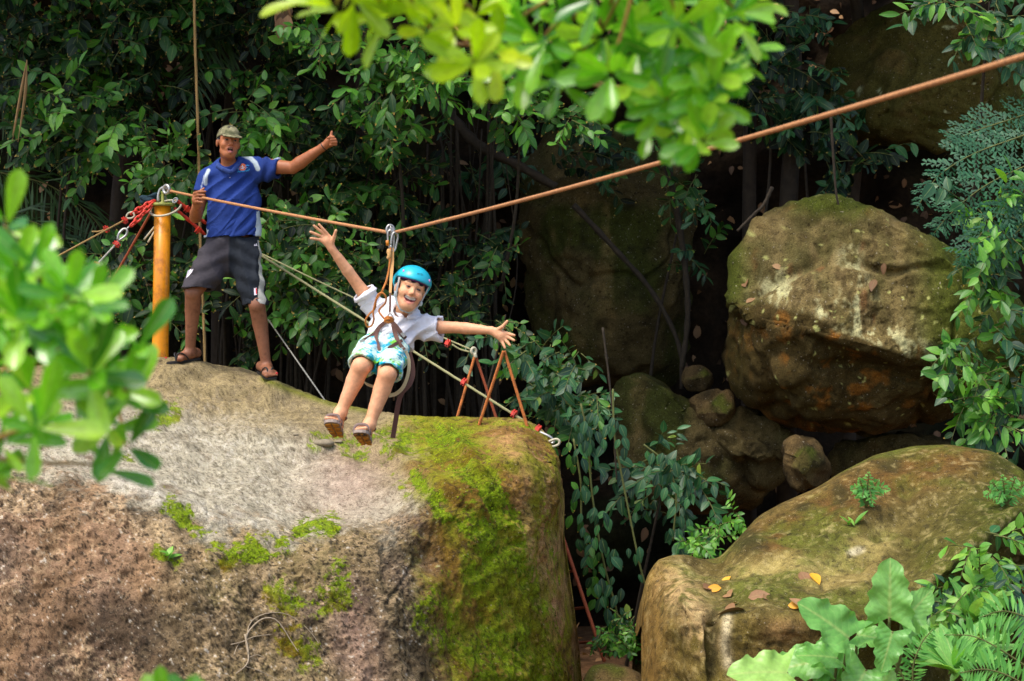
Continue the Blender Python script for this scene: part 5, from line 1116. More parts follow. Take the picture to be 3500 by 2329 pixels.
e1 = W(60, 950, 13.6); q1 = c5(1110, 522, PD - .14)
obj('rope', twisted(linepts(q1, e1, 120), .0072, 40), M_tanrope, g1)
clamp(q1, e1 - q1, g1); q2 = c5(895, 625, PD - .22); clamp(q2, e1 - q1, g1); obj('rope_tail', tube(spline([q2, c5(820, 652, PD - .22), c5(730, 655, PD - .22)], 8), .006, 6), M_tanrope, g1)
g2 = thing('guy_line', 'lower pale wire guy line with red chain and thimble running down left from the post', 'guy line', c5(1430, 320, PD))
chainlinks(c5(1455, 315, PD - .05), c5(1185, 590, PD - .18), 5, .0085, .016, g2, M_red)
obj('eye_nut', ring(c5(1150, 610, PD - .19), .012, .006, 18, 7, ax=(.7, 0, .7), ay=(0, 1, .3)), M_hardware, g2)
obj('thimble', tube(spline([c5(1030, 755, PD - .22), c5(1045, 680, PD - .22), c5(1100, 625, PD - .2), c5(1140, 640, PD - .2), c5(1125, 700, PD - .2), c5(1040, 762, PD - .22)], 24), .0095, 8), M_hardware, g2)
r2 = [c5(1035, 760, PD - .22), c5(1010, 800, PD - .24), c5(790, 1035, PD - .36), c5(620, 1190, PD - .45), c5(570, 1245, PD - .48), c5(410, 1405, PD - .56), c5(200, 1610, PD - .68)]
obj('wire_rope', twisted(spline(r2, 150), .0078, 60), M_greywire, g2); obj('wire_tail', twisted(spline([c5(795, 1022, PD - .36), c5(700, 1090, PD - .42), c5(600, 1165, PD - .46), c5(568, 1240, PD - .48)], 50), .006, 20), M_greywire, g2)
clamp(c5(1015, 800, PD - .24), r2[2] - r2[1], g2); clamp(c5(785, 1042, PD - .36), r2[2] - r2[1], g2)
bk = obj('steel_rod', tube(linepts(c5(1425, 420, PD + .1), c5(780, 1560, PD + .5), 20), .0095, 8), M_rustred); tag(bk, 'thin dark rod slanting down to the left behind the yellow post', 'rod')
g3 = thing('guy_line', 'red chain with turnbuckle stretched from the post behind the man', 'guy line', c5(1700, 290, PD))
obj('thimble', ring(c5(1700, 292, PD - .02), .017, .008, 20, 8, ax=(.8, .3, .3), ay=(0, .3, 1)), M_hardware, g3)
t3 = linepts(c5(1715, 290, PD), c5(2060, 560, PD + .15), 12); obj('turnbuckle', tube(t3, [.012, .014, .012, .013, .016, .016, .012, .012, .014, .012, .013, .011], 9), M_red, g3)
t4 = linepts(c5(1690, 375, PD), c5(2050, 690, PD + .15), 14); obj('turnbuckle', tube(t4, [.009, .012, .011, .012, .011, .015, .015, .011, .011, .013, .017, .016, .012, .010], 9), M_red, g3)
clamp(c5(1965, 640, PD + .1), t4[-1] - t4[0], g3); clamp(c5(1835, 395, PD + .05), t3[-1] - t3[0], g3)
rp1 = c5(2050, 690, PD + .15)
bundle = MB()
for i in range(5):
    y0 = 250 + 14 * i; bundle.add(*tube(spline([c5(1500 - 6 * i, y0 - 30, PD + .05), c5(1420, y0 - 14 + 10 * math.sin(i), PD + .02), c5(1340, y0 + 4, PD + .03), c5(1285 + 8 * i, y0 + 6, PD + .05)], 14), [.012 + .006 * math.sin(j * .8 + i) for j in range(14)], 7))
M_navy = simple('dark_teal_cloth', (22, 48, 58), .9, .4, 50, .003); bo = obj('cloth_bundle', bundle.vf, M_navy); tag(bo, 'dark teal cloth wrapped behind the red chains at the post top', 'cloth')
tails = thing('wire_tail', 'two pale cut wire ends sticking out left of the yellow post', 'wire', c5(1455, 600, PD + .05))
obj('wire_end', tube(linepts(c5(1470, 585, PD + .06), c5(1338, 748, PD + .02), 6), .007, 7), M_hose, tails); obj('wire_end', tube(linepts(c5(1480, 620, PD + .06), c5(1382, 782, PD + .02), 6), .007, 7), M_hose, tails)
# ropes behind, right of the man
gr1 = thing('guy_rope', 'green-grey guy rope running down behind the child to the hook on the boulder', 'guy rope', W(1860, 1482, 13.15))
A0, A1 = W(760, 790, 14.6), W(1862, 1484, 13.12); obj('rope', twisted(linepts(A0, A1, 240), .0098, 70), M_oldrope, gr1)
for x, y in ((375, 665), (985, 1050), (1280, 1235)):
    px, py = 1480 + x / 3.564, 1120 + y / 3.564; t = (px - 760) / (1862 - 760); dd = 1 / lerp(1 / 14.6, 1 / 13.12, t); clamp(W(px, py, dd - .01), A1 - A0, gr1)
hk = thing('rope_hook', 'white galvanised snap hook bolted to the right shoulder of the big boulder', 'hook', W(1880, 1510, 13.1))
obj('thimble', tube(spline([c6(1300, 1275, 13.12), c6(1420, 1330, 13.1), c6(1470, 1390, 13.1), c6(1430, 1410, 13.1), c6(1340, 1350, 13.12), c6(1298, 1280, 13.12)], 26), .010, 8), M_hardware, hk)
obj('hook_bar', tube(spline([c6(1310, 1440, 13.1), c6(1420, 1385, 13.06), c6(1500, 1360, 13.06), c6(1540, 1385, 13.06), c6(1520, 1430, 13.06), c6(1440, 1455, 13.06), c6(1355, 1462, 13.1)], 32), .0085, 8), M_hose, hk)
gr2 = thing('guy_rope', 'thinner green-grey rope running behind the child to the rear A-frame', 'guy rope', c6(470, 285, 13.6))
B0, B1 = W(760, 800, 15.0), c6(450, 262, 13.62); obj('rope', twisted(linepts(B0, B1, 160, .02), .0068, 60), M_oldrope, gr2)
clamp(c6(180, 193, 13.66), B1 - B0, gr2); obj('rope_tail', tube(spline([c6(230, 205, 13.64), c6(330, 265, 13.64), c6(450, 298, 13.62)], 12), .006, 7), M_oldrope, gr2)
obj('eye', ring(c6(495, 285, 13.6), .018, .010, 22, 9, ax=(.8, .5, 0), ay=(0, 0, 1), ry=.02), M_hose, gr2); obj('eye_wrap', tube(linepts(c6(505, 315, 13.6), c6(520, 370, 13.6), 4), .014, 9), M_hose, gr2)
dk = obj('steel_cable', twisted(linepts(W(915, 1090, 15.2), W(1125, 1390, 14.6), 60), .007, 30), M_greywire); tag(dk, 'dark thin cable slanting down to the boulder between the man and child', 'cable')
# hanging rope
hr_ = spline([W(664, -260, 15.0), W(665, 60, 15.0), W(672, 300, 15.0), W(680, 560, 15.0), W(684, 800, 15.0), W(694, 1040, 15.0), W(701, 1245, 14.85)], 260)
ro = obj('hanging_rope', twisted(hr_, .0125, 90), M_tanrope); tag(ro, 'tan twisted rope hanging straight down behind the man', 'rope')
# A-frames of rebar
def rebar(a, b, r, pitch=.012):
    n = int(np.linalg.norm(b - a) / (pitch * .5)); return tube(linepts(a, b, n), [r * (1.14 if i % 2 else .9) for i in range(n)], 8)
f1 = thing('rebar_trestle', 'front A-frame of ribbed rusty rebar standing on the boulder top', 'trestle', c6(860, 1130, 13.15))
obj('leg', rebar(c6(860, 285, 13.15), c6(560, 1190, 13.2), .0105), M_rust, f1); obj('leg', rebar(c6(870, 285, 13.17), c6(1150, 1210, 13.12), .0105), M_rust, f1)
f2 = thing('rebar_trestle', 'rear A-frame of rusty rebar holding the rope eye on the boulder', 'trestle', c6(500, 1080, 13.6))
obj('leg', rebar(c6(510, 340, 13.6), c6(275, 1160, 13.5), .0095), M_rust, f2); obj('leg', rebar(c6(520, 350, 13.62), c6(800, 1190, 13.62), .0095), M_rustred, f2)
# ladder in the gap right of the boulder
ld_ = thing('rebar_ladder', 'rusty red rebar ladder leaning in the gap right of the big boulder', 'ladder', W(2062, 2250, 13.6))
obj('rail', rebar(W(1905, 1780, 13.75), W(2066, 2262, 13.45), .0125), M_rustred, ld_); obj('rail', rebar(W(1850, 1800, 14.15), W(1965, 2265, 13.9), .0125), M_rustred, ld_)
for t in (.12, .36, .62, .86): obj('rung', rebar(lerp(W(1905, 1780, 13.75), W(2066, 2262, 13.45), t), lerp(W(1850, 1800, 14.15), W(1965, 2265, 13.9), t), .009), M_rustred, ld_)
# bits lying on the boulder
M_peb = vcol('pebble_surface', .9, .2, 60, .004)
for lab, x, y, r in (('flat pale stone lying in moss below the child\'s feet', 1112, 1520, 32), ('small pale pebble beside the flat stone on the boulder', 1158, 1512, 14), ('little white pebble uphill of the flat stone', 1012, 1487, 9)):
    p, n_ = on_surface(bvh_boulder, x, y); s = r * K * p[1]; V, F = ball(p + n_ * s * .15, (s, s * .8, s * .38), 22, 14); V = V + (V - p) * (fbm(V, 14, 3, x)[:, None] * .45)
    o = obj('pebble', (V, F), M_peb, cols=np.zeros(V.shape) + lin(136, 124, 102) * (1 + .4 * fbm(V, 40, 3, 5)[:, None])); tag(o, lab, 'pebble')
tw = thing('dry_root', 'pale dry forked root clinging to the face of the big boulder', 'root', on_surface(bvh_boulder, 850, 2200)[0])
for pl, r in (([(838, 2170), (850, 2240), (842, 2275), (806, 2305)], .006), ([(850, 2240), (842, 2180), (868, 2140), (905, 2115), (950, 2125), (1000, 2200), (1020, 2230)], .006), ([(846, 2175), (852, 2140), (880, 2110), (940, 2095), (1000, 2110), (1060, 2160), (1110, 2230)], .004), ([(790, 2205), (830, 2195), (870, 2178), (930, 2170)], .004), ([(800, 2240), (815, 2205), (838, 2190)], .003), ([(850, 2250), (880, 2240), (905, 2250)], .003), ([(842, 2280), (900, 2300), (960, 2330)], .003)):
    P = np.array([on_surface(bvh_boulder, x, y)[0] + np.array((0, -.008, .003)) for x, y in pl]); obj('root', tube(spline(P, 20), np.linspace(r, r * .5, 20), 6), M_peb if False else simple('dry_root_bark', (150, 134, 110), .9, .3, 60) if 'dry_root_bark' not in bpy.data.materials else bpy.data.materials['dry_root_bark'], tw)
# ------------------------------------------------------------------ leaves
def leaf(shape='ovate', n=5, w=.24, fold=.10, curl=.15, wave=0.0, m=1):
    """one leaf along +y, length 1, m quads each side of the midrib"""
    t = np.linspace(0, 1, n + 1)
    if shape == 'obovate': f = np.clip(1.06 * (t ** .75) * np.sqrt(np.clip(1 - ((t - .0) ** 5.5), 0, 1)), 0, 1); f[-1] = .12
    elif shape == 'heart': f = np.clip(np.sqrt(np.clip(1 - ((t - .22) / .80) ** 2, 0, 1)), 0, 1) * (1 - .25 * t); f[-1] = .02
    elif shape == 'lance': f = np.sin(np.pi * np.clip(t * .94 + .04, 0, 1)) ** .9
    else: f = np.sin(np.pi * np.clip(t, 0, 1) ** .8) ** .85; f = np.maximum(f, .03)
    V = []; U = []
    us = np.linspace(-1, 1, 2 * m + 1)
    for i, tt_ in enumerate(t):
        for u in us:
            lobe = .22 * abs(u) * (1 - tt_) ** 2 if shape == 'heart' else 0
            V.append((u * f[i] * w * (1 + (.10 * math.sin(tt_ * 30 + (u > 0)) if wave else 0)), tt_ - lobe, abs(u) * f[i] * fold * w * 2 - curl * tt_ ** 2 + wave * math.sin(tt_ * 17 + u * 2) * abs(u) ** 2 * f[i])); U.append((.5 + u * .5, tt_))
    c = 2 * m + 1; F = [(i * c + j, i * c + j + 1, (i + 1) * c + j + 1, (i + 1) * c + j) for i in range(n) for j in range(2 * m)]
    return np.array(V), np.array(F), np.array(U)
def lmat(p, tip, nrm, L):                  # base, growing direction, upper side, length
    y = unit(tip); z = np.asarray(nrm, float); z = unit(z - y * z.dot(y)); x = np.cross(y, z); M = np.eye(4); M[:3, 0] = x * L; M[:3, 1] = y * L; M[:3, 2] = z * L; M[:3, 3] = p; return M
def joined(lf, Ms):
    V, F, U = lf; Ms = np.array(Ms); P = np.einsum('nij,vj->nvi', Ms[:, :3, :3], V) + Ms[:, None, :3, 3]; n = len(V)
    return P.reshape(-1, 3), (F[None] + (np.arange(len(Ms)) * n)[:, None, None]).reshape(-1, F.shape[1]), np.tile(U, (len(Ms), 1))
LEAF = {}
def leafmesh(kind, mat, *a, **kw):
    key = (kind, mat.name)
    if key not in LEAF:
        lf = leaf(*a, **kw); LEAF[key] = (lf, newmesh(kind, lf[0], lf[1], mat, uv=lf[2]))
    return LEAF[key]
rs = np.random.default_rng(11)
def put_leaves(parent, sets, cap=300):
    """sets: list of (leaf, mesh, matrices). The largest in view become single leaves, the rest one mass."""
    allm = [(M[1, 3] / (np.linalg.norm(M[:3, 1])), k, M) for k, (lf, me, Ms) in enumerate(sets) for M in Ms]
    allm.sort(key=lambda a: a[0])
    for _, k, M in allm[:cap]: place('leaf', sets[k][1], M, parent)
    for k, (lf, me, Ms) in enumerate(sets):
        rest = [M for _, kk, M in allm[cap:] if kk == k]
        if rest:
            V, F, U = joined(lf, rest); o = obj('foliage', (V, F), me.materials[0], parent, uv=U); tag(o, kind='stuff')
def spray(p, d, L, n, ls, droop=.5):       # a twig with leaves to both sides
    d = unit(d); P = [np.asarray(p, float)]; q = d.copy()
    for i in range(6): q = unit(q + np.array((0, -.02, -droop * .16))); P.append(P[-1] + q * L / 6)
    P = np.array(P); Ms = []
    for i in range(n):
        t = (i + 1) / n * 6 * .999; k = int(t); b = lerp(P[k], P[min(k + 1, 6)], t - k); ax = unit(P[min(k + 1, 6)] - P[k]); s = unit(np.cross(ax, (0, -1, .35))) * (1 if i % 2 else -1)
        tip = unit(ax * rs.uniform(.4, 1.0) + s * rs.uniform(.5, 1.1) + np.array((rs.normal(0, .18), rs.normal(0, .25) - .1, rs.uniform(-.85, .15))))
        nr = np.array((rs.normal(0, .5), -.75 + rs.normal(0, .4), .7 + rs.normal(0, .45))); Ms.append(lmat(b, tip, nr, ls * rs.uniform(.65, 1.2)))
    return P, Ms
OV = lambda m: leafmesh('leaf', m, 'ovate', 5, .27, .12, .18)
SLIM = lambda m: leafmesh('slim_leaf', m, 'lance', 5, .17, .12, .3)
WIDE = lambda m: leafmesh('wide_leaf', m, 'obovate', 5, .27, .2, .1)
def shrub(name, label, cat, blobs, d0, d1, ls, mats, group=None, cap=300, stems=3, droop=.5, per=7, kinds=True):
    """blobs: (px, py, rx, ry, number of sprays) laid out in the photo; d0..d1 the depth they fill"""
    bx = W(blobs[0][0], blobs[0][1], d0); th = thing(name, label, cat, (bx[0], d0, max(bx[2] - 1.2, 0)), group); sets = [(*g(m), []) for m in mats for g in ((OV, SLIM, WIDE) if kinds else (OV,))]; nk = 3 if kinds else 1; tw = MB(); cents = []
    for (x, y, rx, ry, cnt) in blobs:
        cents.append(W(x, y, (d0 + d1) / 2 + .1))
        for _ in range(cnt):
            a = rs.uniform(0, 6.283); r = math.sqrt(rs.uniform(0, 1)); px, py = x + rx * r * math.cos(a), y + ry * r * math.sin(a); z = rs.uniform(0, 1) ** 1.3; p = W(px, py, lerp(d0, d1, z) + .15 * r); lss = ls * rs.uniform(.62, 1.18)
            d = np.array((rs.normal(0, .7), -.45, rs.normal(-.05, .5))); P, Ms = spray(p + np.array((0, .1, .05)), d, lss * rs.uniform(2.0, 3.4), int(rs.integers(per - 2, per + 4)), lss, droop)
            tw.add(*tube(P, np.linspace(.004, .002, len(P)), 4)); k = rs.choice(len(mats), p=None if len(mats) == 1 else np.r_[.55, np.full(len(mats) - 1, .45 / (len(mats) - 1))]); sets[k * nk + (int(rs.choice(3, p=(.6, .2, .2))) if kinds else 0)][2].extend(Ms)
    if tw.n: o = obj('twigs', tw.vf, M_twig, th); tag(o, kind='stuff')
    base = np.array((bx[0], d1 + .25, .1))
    for c in cents[:stems]:
        b = np.array((c[0] + rs.normal(0, .25), d1 + .3, max(c[2] - rs.uniform(1.2, 2.4), .0))); obj('stem', tube(spline([b, lerp(b, c, .5) + rs.normal(0, .08, 3), c + (0, .25, -.1), c + rs.normal(0, .1, 3) + (0, .2, .05)], 14), np.linspace(.018, .005, 14), 6), M_root, th)
    put_leaves(th, sets, cap); return th
D, Mi, Fr, Te = M_lf_deep, M_lf_mid, M_lf_fresh, M_lf_teal
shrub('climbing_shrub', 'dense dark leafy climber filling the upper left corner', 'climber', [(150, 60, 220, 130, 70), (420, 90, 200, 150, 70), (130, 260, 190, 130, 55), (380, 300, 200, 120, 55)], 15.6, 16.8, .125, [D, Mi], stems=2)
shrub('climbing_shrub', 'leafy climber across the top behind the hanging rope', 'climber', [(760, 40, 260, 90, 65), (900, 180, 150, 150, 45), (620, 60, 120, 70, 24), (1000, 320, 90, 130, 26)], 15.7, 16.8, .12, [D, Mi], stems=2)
shrub('leafy_shrub', 'green shrub sprays hanging left of the post above the red chains', 'shrub', [(240, 330, 120, 60, 18), (200, 470, 130, 70, 24), (310, 520, 90, 60, 18), (400, 400, 90, 90, 20)], 15.3, 16.1, .135, [Mi, D, Fr], stems=2)
shrub('leafy_shrub', 'bright leafy shrub directly behind the man between rope and post', 'shrub', [(540, 540, 70, 50, 14), (640, 620, 80, 60, 20), (560, 620, 60, 50, 10), (850, 420, 80, 70, 18), (900, 460, 60, 60, 12)], 15.0, 15.7, .12, [Fr, Mi], stems=2)
shrub('leafy_shrub', 'low green shrub around the foot of the yellow post', 'shrub', [(330, 900, 90, 40, 12), (400, 960, 110, 60, 22), (480, 1060, 120, 80, 28), (470, 880, 60, 60, 12), (660, 900, 60, 90, 14), (650, 1050, 60, 70, 12), (330, 1120, 90, 70, 14)], 14.9, 15.7, .115, [Mi, Fr, D], stems=2)
shrub('leafy_shrub', 'big glossy shrub with yellow-tipped leaves between the man and child', 'shrub', [(980, 760, 110, 60, 22), (1060, 860, 120, 70, 30), (1130, 960, 110, 80, 34), (990, 960, 90, 80, 20), (1140, 1080, 80, 80, 24), (1000, 1080, 60, 60, 9), (1210, 980, 60, 90, 16), (1120, 780, 90, 50, 14), (930, 1010, 40, 60, 7)], 14.8, 15.9, .118, [Mi, Fr, D], stems=3)
shrub('climbing_shrub', 'dark glossy climber right of the man\'s raised fist', 'climber', [(1080, 560, 120, 90, 36), (1200, 480, 140, 110, 40), (1290, 620, 130, 100, 34), (1150, 680, 120, 70, 26), (1380, 760, 120, 80, 22)], 15.4, 16.6, .115, [D, Mi], stems=3)
shrub('leafy_branch', 'fresh green leafy branch reaching out above the man\'s fist', 'branch', [(1330, 250, 110, 70, 24), (1420, 200, 90, 60, 18), (1370, 440, 60, 60, 12), (1300, 320, 90, 40, 14), (1500, 300, 120, 60, 22), (1180, 130, 80, 40, 12), (1050, 120, 60, 30, 8)], 14.6, 15.5, .12, [Fr, Mi], stems=1)
shrub('leafy_branch', 'green leafy twig hanging below the top foreground branch', 'branch', [(1780, 380, 100, 50, 14), (1900, 400, 70, 50, 9), (1950, 430, 50, 30, 6), (1680, 300, 90, 60, 14)], 14.6, 15.4, .13, [Mi, Fr], stems=1)
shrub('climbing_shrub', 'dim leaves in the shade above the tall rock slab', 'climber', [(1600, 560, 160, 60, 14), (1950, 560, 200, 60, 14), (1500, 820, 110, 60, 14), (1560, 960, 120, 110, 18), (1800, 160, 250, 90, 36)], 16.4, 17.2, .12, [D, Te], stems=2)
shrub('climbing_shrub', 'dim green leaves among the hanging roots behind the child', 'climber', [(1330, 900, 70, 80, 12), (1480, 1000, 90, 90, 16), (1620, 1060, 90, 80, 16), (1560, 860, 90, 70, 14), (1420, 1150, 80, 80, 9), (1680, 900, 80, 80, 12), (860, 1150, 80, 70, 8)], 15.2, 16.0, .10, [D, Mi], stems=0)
shrub('hanging_vine', 'blue-green heart-leaved vine hanging beside the boulder shoulder', 'vine', [(1700, 1150, 60, 50, 9), (1830, 1220, 70, 50, 13), (1950, 1270, 80, 50, 15), (1880, 1340, 60, 50, 12), (1960, 1430, 70, 60, 15), (2050, 1400, 50, 50, 7), (1790, 1330, 40, 50, 6)], 14.1, 14.9, .10, [Te, Mi], stems=2)
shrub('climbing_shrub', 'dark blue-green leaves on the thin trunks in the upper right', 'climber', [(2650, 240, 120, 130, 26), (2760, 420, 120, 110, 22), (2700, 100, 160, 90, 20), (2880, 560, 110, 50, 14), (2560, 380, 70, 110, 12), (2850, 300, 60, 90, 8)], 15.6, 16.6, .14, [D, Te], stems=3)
shrub('leafy_branch', 'leafy sprig hanging in the top right corner', 'branch', [(3400, 60, 110, 70, 18), (3450, 180, 70, 80, 12), (3280, 20, 80, 30, 8), (3350, 130, 50, 50, 6)], 13.6, 14.3, .135, [Te, Fr, Mi], stems=1)
shrub('leafy_shrub', 'bright leafy creeper along the right edge beside the overhang', 'shrub', [(3400, 740, 90, 60, 12), (3440, 850, 70, 60, 10), (3400, 960, 90, 60, 12), (3430, 1080, 70, 70, 10), (3300, 1200, 60, 50, 6), (3400, 1320, 100, 60, 18), (3330, 1420, 100, 60, 18), (3450, 1460, 70, 60, 10)], 13.2, 13.9, .125, [Fr, Mi, Te], stems=0)
shrub('hanging_vine', 'sprig of small leaves hanging against the dark gap right of the slab', 'vine', [(2330, 700, 60, 40, 7), (2400, 640, 50, 60, 6), (2380, 900, 40, 60, 4), (2290, 460, 40, 60, 4)], 16.0, 16.5, .11, [Mi, Te], stems=1)
shrub('leafy_shrub', 'patch of blue-green leaves growing between the slab and the lower boulder', 'shrub', [(2280, 1600, 70, 40, 9), (2350, 1660, 80, 50, 12), (2250, 1680, 50, 40, 6), (2310, 1780, 30, 60, 5)], 14.2, 14.7, .12, [Te], stems=1)
shrub('herb_patch', 'bright green herbs in the nook left of the lower boulder', 'herbs', [(2400, 1880, 60, 25, 12), (2470, 1850, 50, 30, 10), (2520, 1800, 30, 25, 5)], 13.4, 13.8, .06, [Fr], stems=0)
shrub('herb_patch', 'bright green ferny herbs at the foot of the ladder', 'herbs', [(2110, 2200, 60, 25, 14), (2160, 2240, 40, 25, 10), (2060, 2220, 40, 20, 6), (2130, 2130, 50, 40, 5)], 12.9, 13.3, .055, [Fr, Mi], stems=0)
# long vine strings with heart-shaped leaves
HT = lambda m: leafmesh('leaf', m, 'heart', 6, .40, .10, .22)
def vinestring(label, pts, d, n, ls, mat, spread=34):
    P = spline([W(x, y, d) for x, y in pts], 40); th = thing('hanging_vine', label, 'vine', P[-1] if P[-1][2] < P[0][2] else P[0]); obj('stem', tube(P, .008, 6), M_twig, th); Ms = []
    for i in range(n):
        p = P[int(rs.integers(2, 39))]; s = rs.uniform(-1, 1); q = p + np.array((s * spread * K * d, -rs.uniform(.02, .12), rs.uniform(-.02, .05))); Ms.append(lmat(q, (rs.normal(0, .4), -.25, -1), (rs.normal(0, .4), -1, .45), ls * rs.uniform(.7, 1.2)))
    put_leaves(th, [(*HT(mat), Ms)]); return th
vinestring('leaf-covered vine hanging down close to the right side of the big boulder', [(1985, 1380), (2010, 1500), (2020, 1650), (2040, 1800), (2070, 1950), (2110, 2100), (2120, 2230)], 13.7, 85, .098, M_lf_teal, 52)
vinestring('second leafy vine strand reaching the soil behind the ladder', [(1960, 1500), (1985, 1650), (1990, 1800), (2030, 1950), (2050, 2080)], 13.9, 40, .09, M_lf_mid, 40)
vinestring('thin bare-stemmed vine with few leaves right of the leafy strands', [(2095, 1330), (2100, 1480), (2120, 1600), (2180, 1900), (2205, 2000)], 13.9, 14, .09, M_lf_teal, 40)
vinestring('vine strand trailing from the rock slab to the small herbs', [(2200, 1520), (2270, 1580), (2310, 1680), (2300, 1850)], 14.1, 26, .095, M_lf_teal, 45)

# ------------------------------------------------------------------ roots, trunks, lianas behind
rc_ = thing('root_curtain', 'curtain of thin brown aerial roots hanging behind the two people', 'roots', W(1150, 1430, 15.9))
for i in range(80):
    x = rs.uniform(640, 1720); d = rs.uniform(15.9, 17.0); y0 = rs.uniform(250, 620); b = rs.normal(0, 60)
    P = spline([W(x + b, y0, d), W(x + b * .5 + rs.normal(0, 30), lerp(y0, 1480, .4), d), W(x + rs.normal(0, 12), lerp(y0, 1480, .75), d), W(x + rs.normal(0, 14), 1520, d)], 14)
    obj('root', tube(P, rs.uniform(.005, .016) * (1 if i % 8 else 2.0) * np.linspace(.6, 1.15, 14), 5), M_root, rc_)
def liana(label, pts, d, r, mat=None, name='liana'):
    o = obj(name, tube(spline([W(x, y, d) for x, y in pts], 40), np.linspace(r, r * .7, 40) * (1 + .12 * np.sin(np.arange(40) * 1.3)), 8), mat or M_root); return tag(o, label, name.replace('_', ' '))
liana('brown liana trailing down the face of the tall slab', [(2280, 560), (2320, 760), (2345, 950), (2350, 1100), (2330, 1260)], 16.4, .03)
liana('thinner liana crossing the slab towards the dark gap', [(1960, 700), (2100, 850), (2230, 1000), (2320, 1180), (2330, 1330)], 16.5, .024)
liana('thick mossy root slanting down behind the small leaves', [(1480, 320), (1560, 420), (1640, 500), (1760, 560), (1900, 640)], 16.4, .05)
liana('bare stem hanging over the top of the overhanging boulder', [(2840, 400), (2850, 560), (2858, 660), (2866, 700)], 14.75, .011)
liana('straight brown vine stem beside the small hanging leaves', [(2060, 1120), (2080, 1280), (2098, 1450), (2103, 1560), (2108, 1640)], 14.0, .008, M_root)
liana('twisted twig jutting over the dark gap beside the overhang', [(2640, 640), (2610, 700), (2580, 730), (2520, 790)], 14.8, .014)
for x0, x1, d, r, cxx, lab in ((2690, 2700, 16.6, .09, 2.6, 'slim tree trunk rising behind the orange rope'), (2560, 2520, 17.0, .07, .9, 'thin dark trunk left of the slim trunk'), (1240, 1215, 16.6, .10, -.9, 'shaded tree trunk behind the leafy branch'), (410, 470, 16.9, .12, -4.4, 'dark tree trunk behind the red chains'), (760, 800, 17.0, .10, -2.7, 'dark trunk behind the man\'s head'), (2900, 2960, 17.8, .08, 4.4, 'dim trunk behind the dark boulder')):
    b = np.array((W(x0, 1000, d)[0], d, 0)); th = thing('jungle_tree', lab, 'tree', b); t_ = spline([b - (0, 0, .3), W(x0, 900, d), W((x0 + x1) / 2 + 20, 300, d), W(x1, -300, d), np.array((cxx, 16.6, 7.0))], 40)
    obj('trunk', tube(t_, np.linspace(r, r * .55, 40), 10), M_bark, th)
    Ms = []; top = t_[-1]
    cc_ = np.array((cxx, 16.3, 7.1))  # unseen crown, spread wide overhead to keep light off the leaves behind
    for _ in range(2600):
        v = rs.normal(0, 1, 3); v /= np.linalg.norm(v); p = cc_ + v * np.array((2.3, 2.5, .9)) * rs.uniform(.1, 1) ** .45; Ms.append(lmat(p, (rs.normal(), rs.normal(), -.5), (rs.normal(0, .5), rs.normal(0, .5), 1), .3 * rs.uniform(.7, 1.3)))
    for _ in range(6):
        q = cc_ + rs.normal(0, 1, 3) * (1.0, 1.0, .3); obj('limb', tube(spline([t_[-6], lerp(t_[-6], q, .5) + (0, 0, .15), q], 8), np.linspace(r * .5, .015, 8), 6), M_bark, th)
    lfm = OV(M_lf_deep); V, F, U = joined(lfm[0], Ms); tag(obj('shade_crown', (V, F), M_lf_deep, th, uv=U), kind='stuff')

# ------------------------------------------------------------------ ferns and palms
def frond(P, side, nr, pl, pw, mats, taper=.9, droop=.2, second=0):
    """feathered frond: leaflets both sides of a rib"""
    P = spline(P, nr); T = np.gradient(P, axis=0); T /= np.linalg.norm(T, axis=1, keepdims=True); V = []; F = []; U = []; n = 0
    for i in range(1, nr):
        t = i / (nr - 1); L = pl * (math.sin(math.pi * min(1, .12 + t * taper)) ** .7) + .01; s = unit(np.cross(T[i], side))
        for sg in (-1, 1):
            d = unit(s * sg + T[i] * .45 + np.array((rs.normal(0, .1), rs.normal(0, .25), -droop * rs.uniform(.3, 2.2)))); w = unit(np.cross(d, side)); L = L * rs.uniform(.75, 1.12)
            if second:
                k = second
                for j in range(k):
                    tj = (j + .5) / k; c = P[i] + d * L * tj + rs.normal(0, .004, 3); l2 = L * .26 * (1 - .55 * tj) * rs.uniform(.6, 1.2)
                    for s2 in (-1, 1):
                        e = unit(w * s2 + d * .5); q = np.cross(e, side); a = c; V += [a - d * pw * .5, a + e * l2 * .5 - d * pw * .5 + q * pw * .2, a + e * l2, a + e * l2 * .45 + d * pw * .7]; F.append((n, n + 1, n + 2, n + 3)); U += [(.5, .1), (.2, .5), (.5, .8), (.8, .5)]; n += 4
            else:
                a = P[i]; V += [a - w * pw * .3, a + d * L * .5 - w * pw * .5, a + d * L + np.array((0, 0, -droop * L * .3)), a + d * L * .5 + w * pw * .5]; F.append((n, n + 1, n + 2, n + 3)); U += [(.5, .05), (.2, .5), (.5, .8), (.8, .5)]; n += 4
    return np.array(V), np.array(F), np.array(U), P
def fernthing(name, label, cat, fronds, mat, nr, pl, pw, second=0, droop=.2, side=(0, -1, .25), loc=None):
    th = thing(name, label, cat, loc if loc is not None else fronds[0][0])
    for P in fronds:
        V, F, U, R2 = frond(P, np.array(side), nr, pl, pw, mat, droop=droop, second=second); o = obj('frond', (V, F), mat, th, uv=U, smooth=False); obj('rib', tube(R2, np.linspace(.006, .002, len(R2)), 5), M_twig, o)
    return th
def Wl(pts, d): return [W(x, y, d) for x, y in pts]
